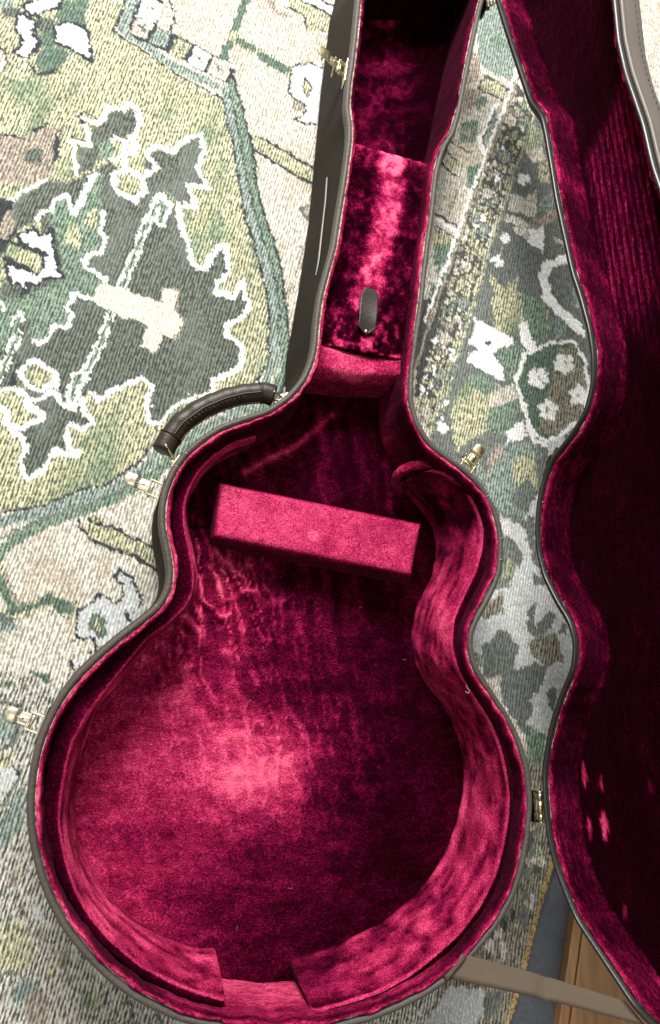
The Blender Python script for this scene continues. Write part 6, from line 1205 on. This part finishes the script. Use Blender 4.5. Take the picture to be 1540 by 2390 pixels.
def zl(x, y, d):
    m_, w = rib_field(x, y)
    return .0312 + .006 * smooth(0, .10, d) - .0016 * m_ * (np.sin(w * math.tau / .0072) + .5) + .0012 * (fbm(x * 50, y * 50, 66, 3) - .5)
def nl_(x, y, d):
    m_, w = rib_field(x, y)
    nap = -.02 + .14 * (fbm(x * 14, y * 60, 67, 3) - .5) * 2 + m_ * (.36 + .24 * np.sin(w * math.tau / .0072 + .8)) * smooth(.12, .4, fbm(x * 12, y * 30, 68, 2) + .1)  # pleats painted lit on one flank; slanted start follows a shadow edge
    for i, (sx, sy, am) in enumerate(((.020, .0045, .75), (.012, .004, .7), (.020, .006, .8), (.018, .0045, .7), (.012, .004, .4), (.010, .003, .35))):
        nap += am * smooth(.75, .25, ((x - lp[i][0]) / sx) ** 2 + ((y - lp[i][1]) / sy) ** 2 + .9 * (fbm(x * 120, y * 160, 69, 3) - .5))
    return nap
filled(LID + LN * .015, zl, .0028, 'back_lining', VELVET_LID, nl_)
# stitched seam round the lid's side and a catch plate facing the hinge-side latch
st = lcurve(-.0002, .0215); s_ = resample(st, 1500, True); parts = []
for q in range(0, 1500, 4): parts.append(tube([s_[q], s_[(q + 2) % 1500]], .00035, 4))
tag(mesh('stitching', *join(*parts), CHANNEL, lid), kind='stuff')
ci = LM.inverted() @ Vector(DATA['catch'][0]); k = np.linalg.norm(LID - np.array([ci.x, ci.y]), axis=1).argmin()
n_ = -LN[k]; tg = np.array([-n_[1], n_[0]]); Rm = Matrix(((n_[0], tg[0], 0), (n_[1], tg[1], 0), (0, 0, 1))); c = LID[k] + n_ * .0012
bevel(mesh('catch_plate', *boxes([((c[0], c[1], .010), (.0012, .017, .008), Rm), ((c[0] + n_[0] * .004, c[1] + n_[1] * .004, .010), (.0045, .006, .004), Rm)]), DARKM, lid, False), .001, 2)
# worn nicks on the dark channel
random.seed(5); parts = []
for u0 in (.300, .276, .256, .236, .222):
    k = np.linalg.norm(LID - np.array([u0, .025]), axis=1).argmin(); a = np.r_[LID[k] + LN[k] * .0052, .0016]; b = np.r_[LID[k] + LN[k] * .0090, .0004] + np.array([random.uniform(-.0012, .0012), 0, 0])
    parts.append(tube([a, (a + b) / 2 + np.array([.0003, 0, -.0002]), b], (.0003, .0006, .0008), 6))
mesh('frayed_threads', *join(*parts), FRINGE, lid)

# ------------------------------------------------------------------ lid stay ribbon
A1, A2, B1, B2 = (np.array(p) for p in DATA['strap']); n = 40; rings = []
A1 = A1 + np.array([-.006, .006, -.004]); A2 = A2 + np.array([-.006, .006, -.004])
for i in range(n):
    t = i / (n - 1); a = A1 * (1 - t) + B1 * t; b = A2 * (1 - t) + B2 * t
    s_ = -.006 * math.sin(math.pi * t) + .004 * math.exp(-((t - .55) / .03) ** 2)
    if i == 1: s_ += .006
    up = np.array([0, 0, 1.0]); row = []
    for q in range(5): p = a * (1 - q / 4) + b * q / 4 + up * (s_ + .0006 * math.sin(q * 1.5 + t * 9)); row.append(p)
    for q in range(4, -1, -1): p = a * (1 - q / 4) + b * q / 4 + up * (s_ - .0007 + .0006 * math.sin(q * 1.5 + t * 9)); row.append(p)
    row.append(row[0]); rings.append(row)
tag(under(loft('stay_ribbon', rings, RIBBON, None, closed=False)), 'taupe ribbon stay between base and lid')

# ------------------------------------------------------------------ stray thread on the right ledge
tp = resample(DATA['thread'], 24, False, 3); sT = NT('pale_lint'); sT.b.inputs['Base Color'].default_value = (.42, .30, .26, 1)
tag(mesh('lint_thread', *tube(tp, .00035, 5), sT.m), 'tiny curled pale thread lying on the right padded ledge', 'thread')

# ------------------------------------------------------------------ nicks in the rim piping and lint on the velvet
for x, y in DATA['nicks']:
    k = np.linalg.norm(RIM - np.array([x, y]), axis=1).argmin(); a = np.r_[RIM[k] + NRM[k] * .0004, ZR - .0012]; b = np.r_[RIM[k] + NRM[k] * .0058, ZR - .0010]
    under(mesh('rim_nick', *tube([a, (a + b) / 2 + np.array([.0004, .0003, .0016]), b], (.0003, .0005, .0003), 6), FRINGE, None))
random.seed(12); parts = []
for q in range(18):
    for _ in range(40):
        x = random.uniform(-.05, .36); y = random.uniform(-.24, .30)
        if inside(np.array([x]), np.array([y]), RIM + NRM * .045)[0]: break
    a = random.random() * 6.3; l_ = random.uniform(.0005, .0028); d = np.array([math.cos(a), math.sin(a), 0]) * l_; p = np.array([x, y, ZF + .0034 + .004 * (abs(x - .06) < .05 and .1 < y < .25)])
    parts.append(tube([p - d, p + np.array([d[1], -d[0], 0]) * .3, p + d], .00010, 4))
tag(mesh('velvet_lint', *join(*parts), sT.m), 'loose pale lint fibres scattered on the velvet floor', 'lint', 'stuff')
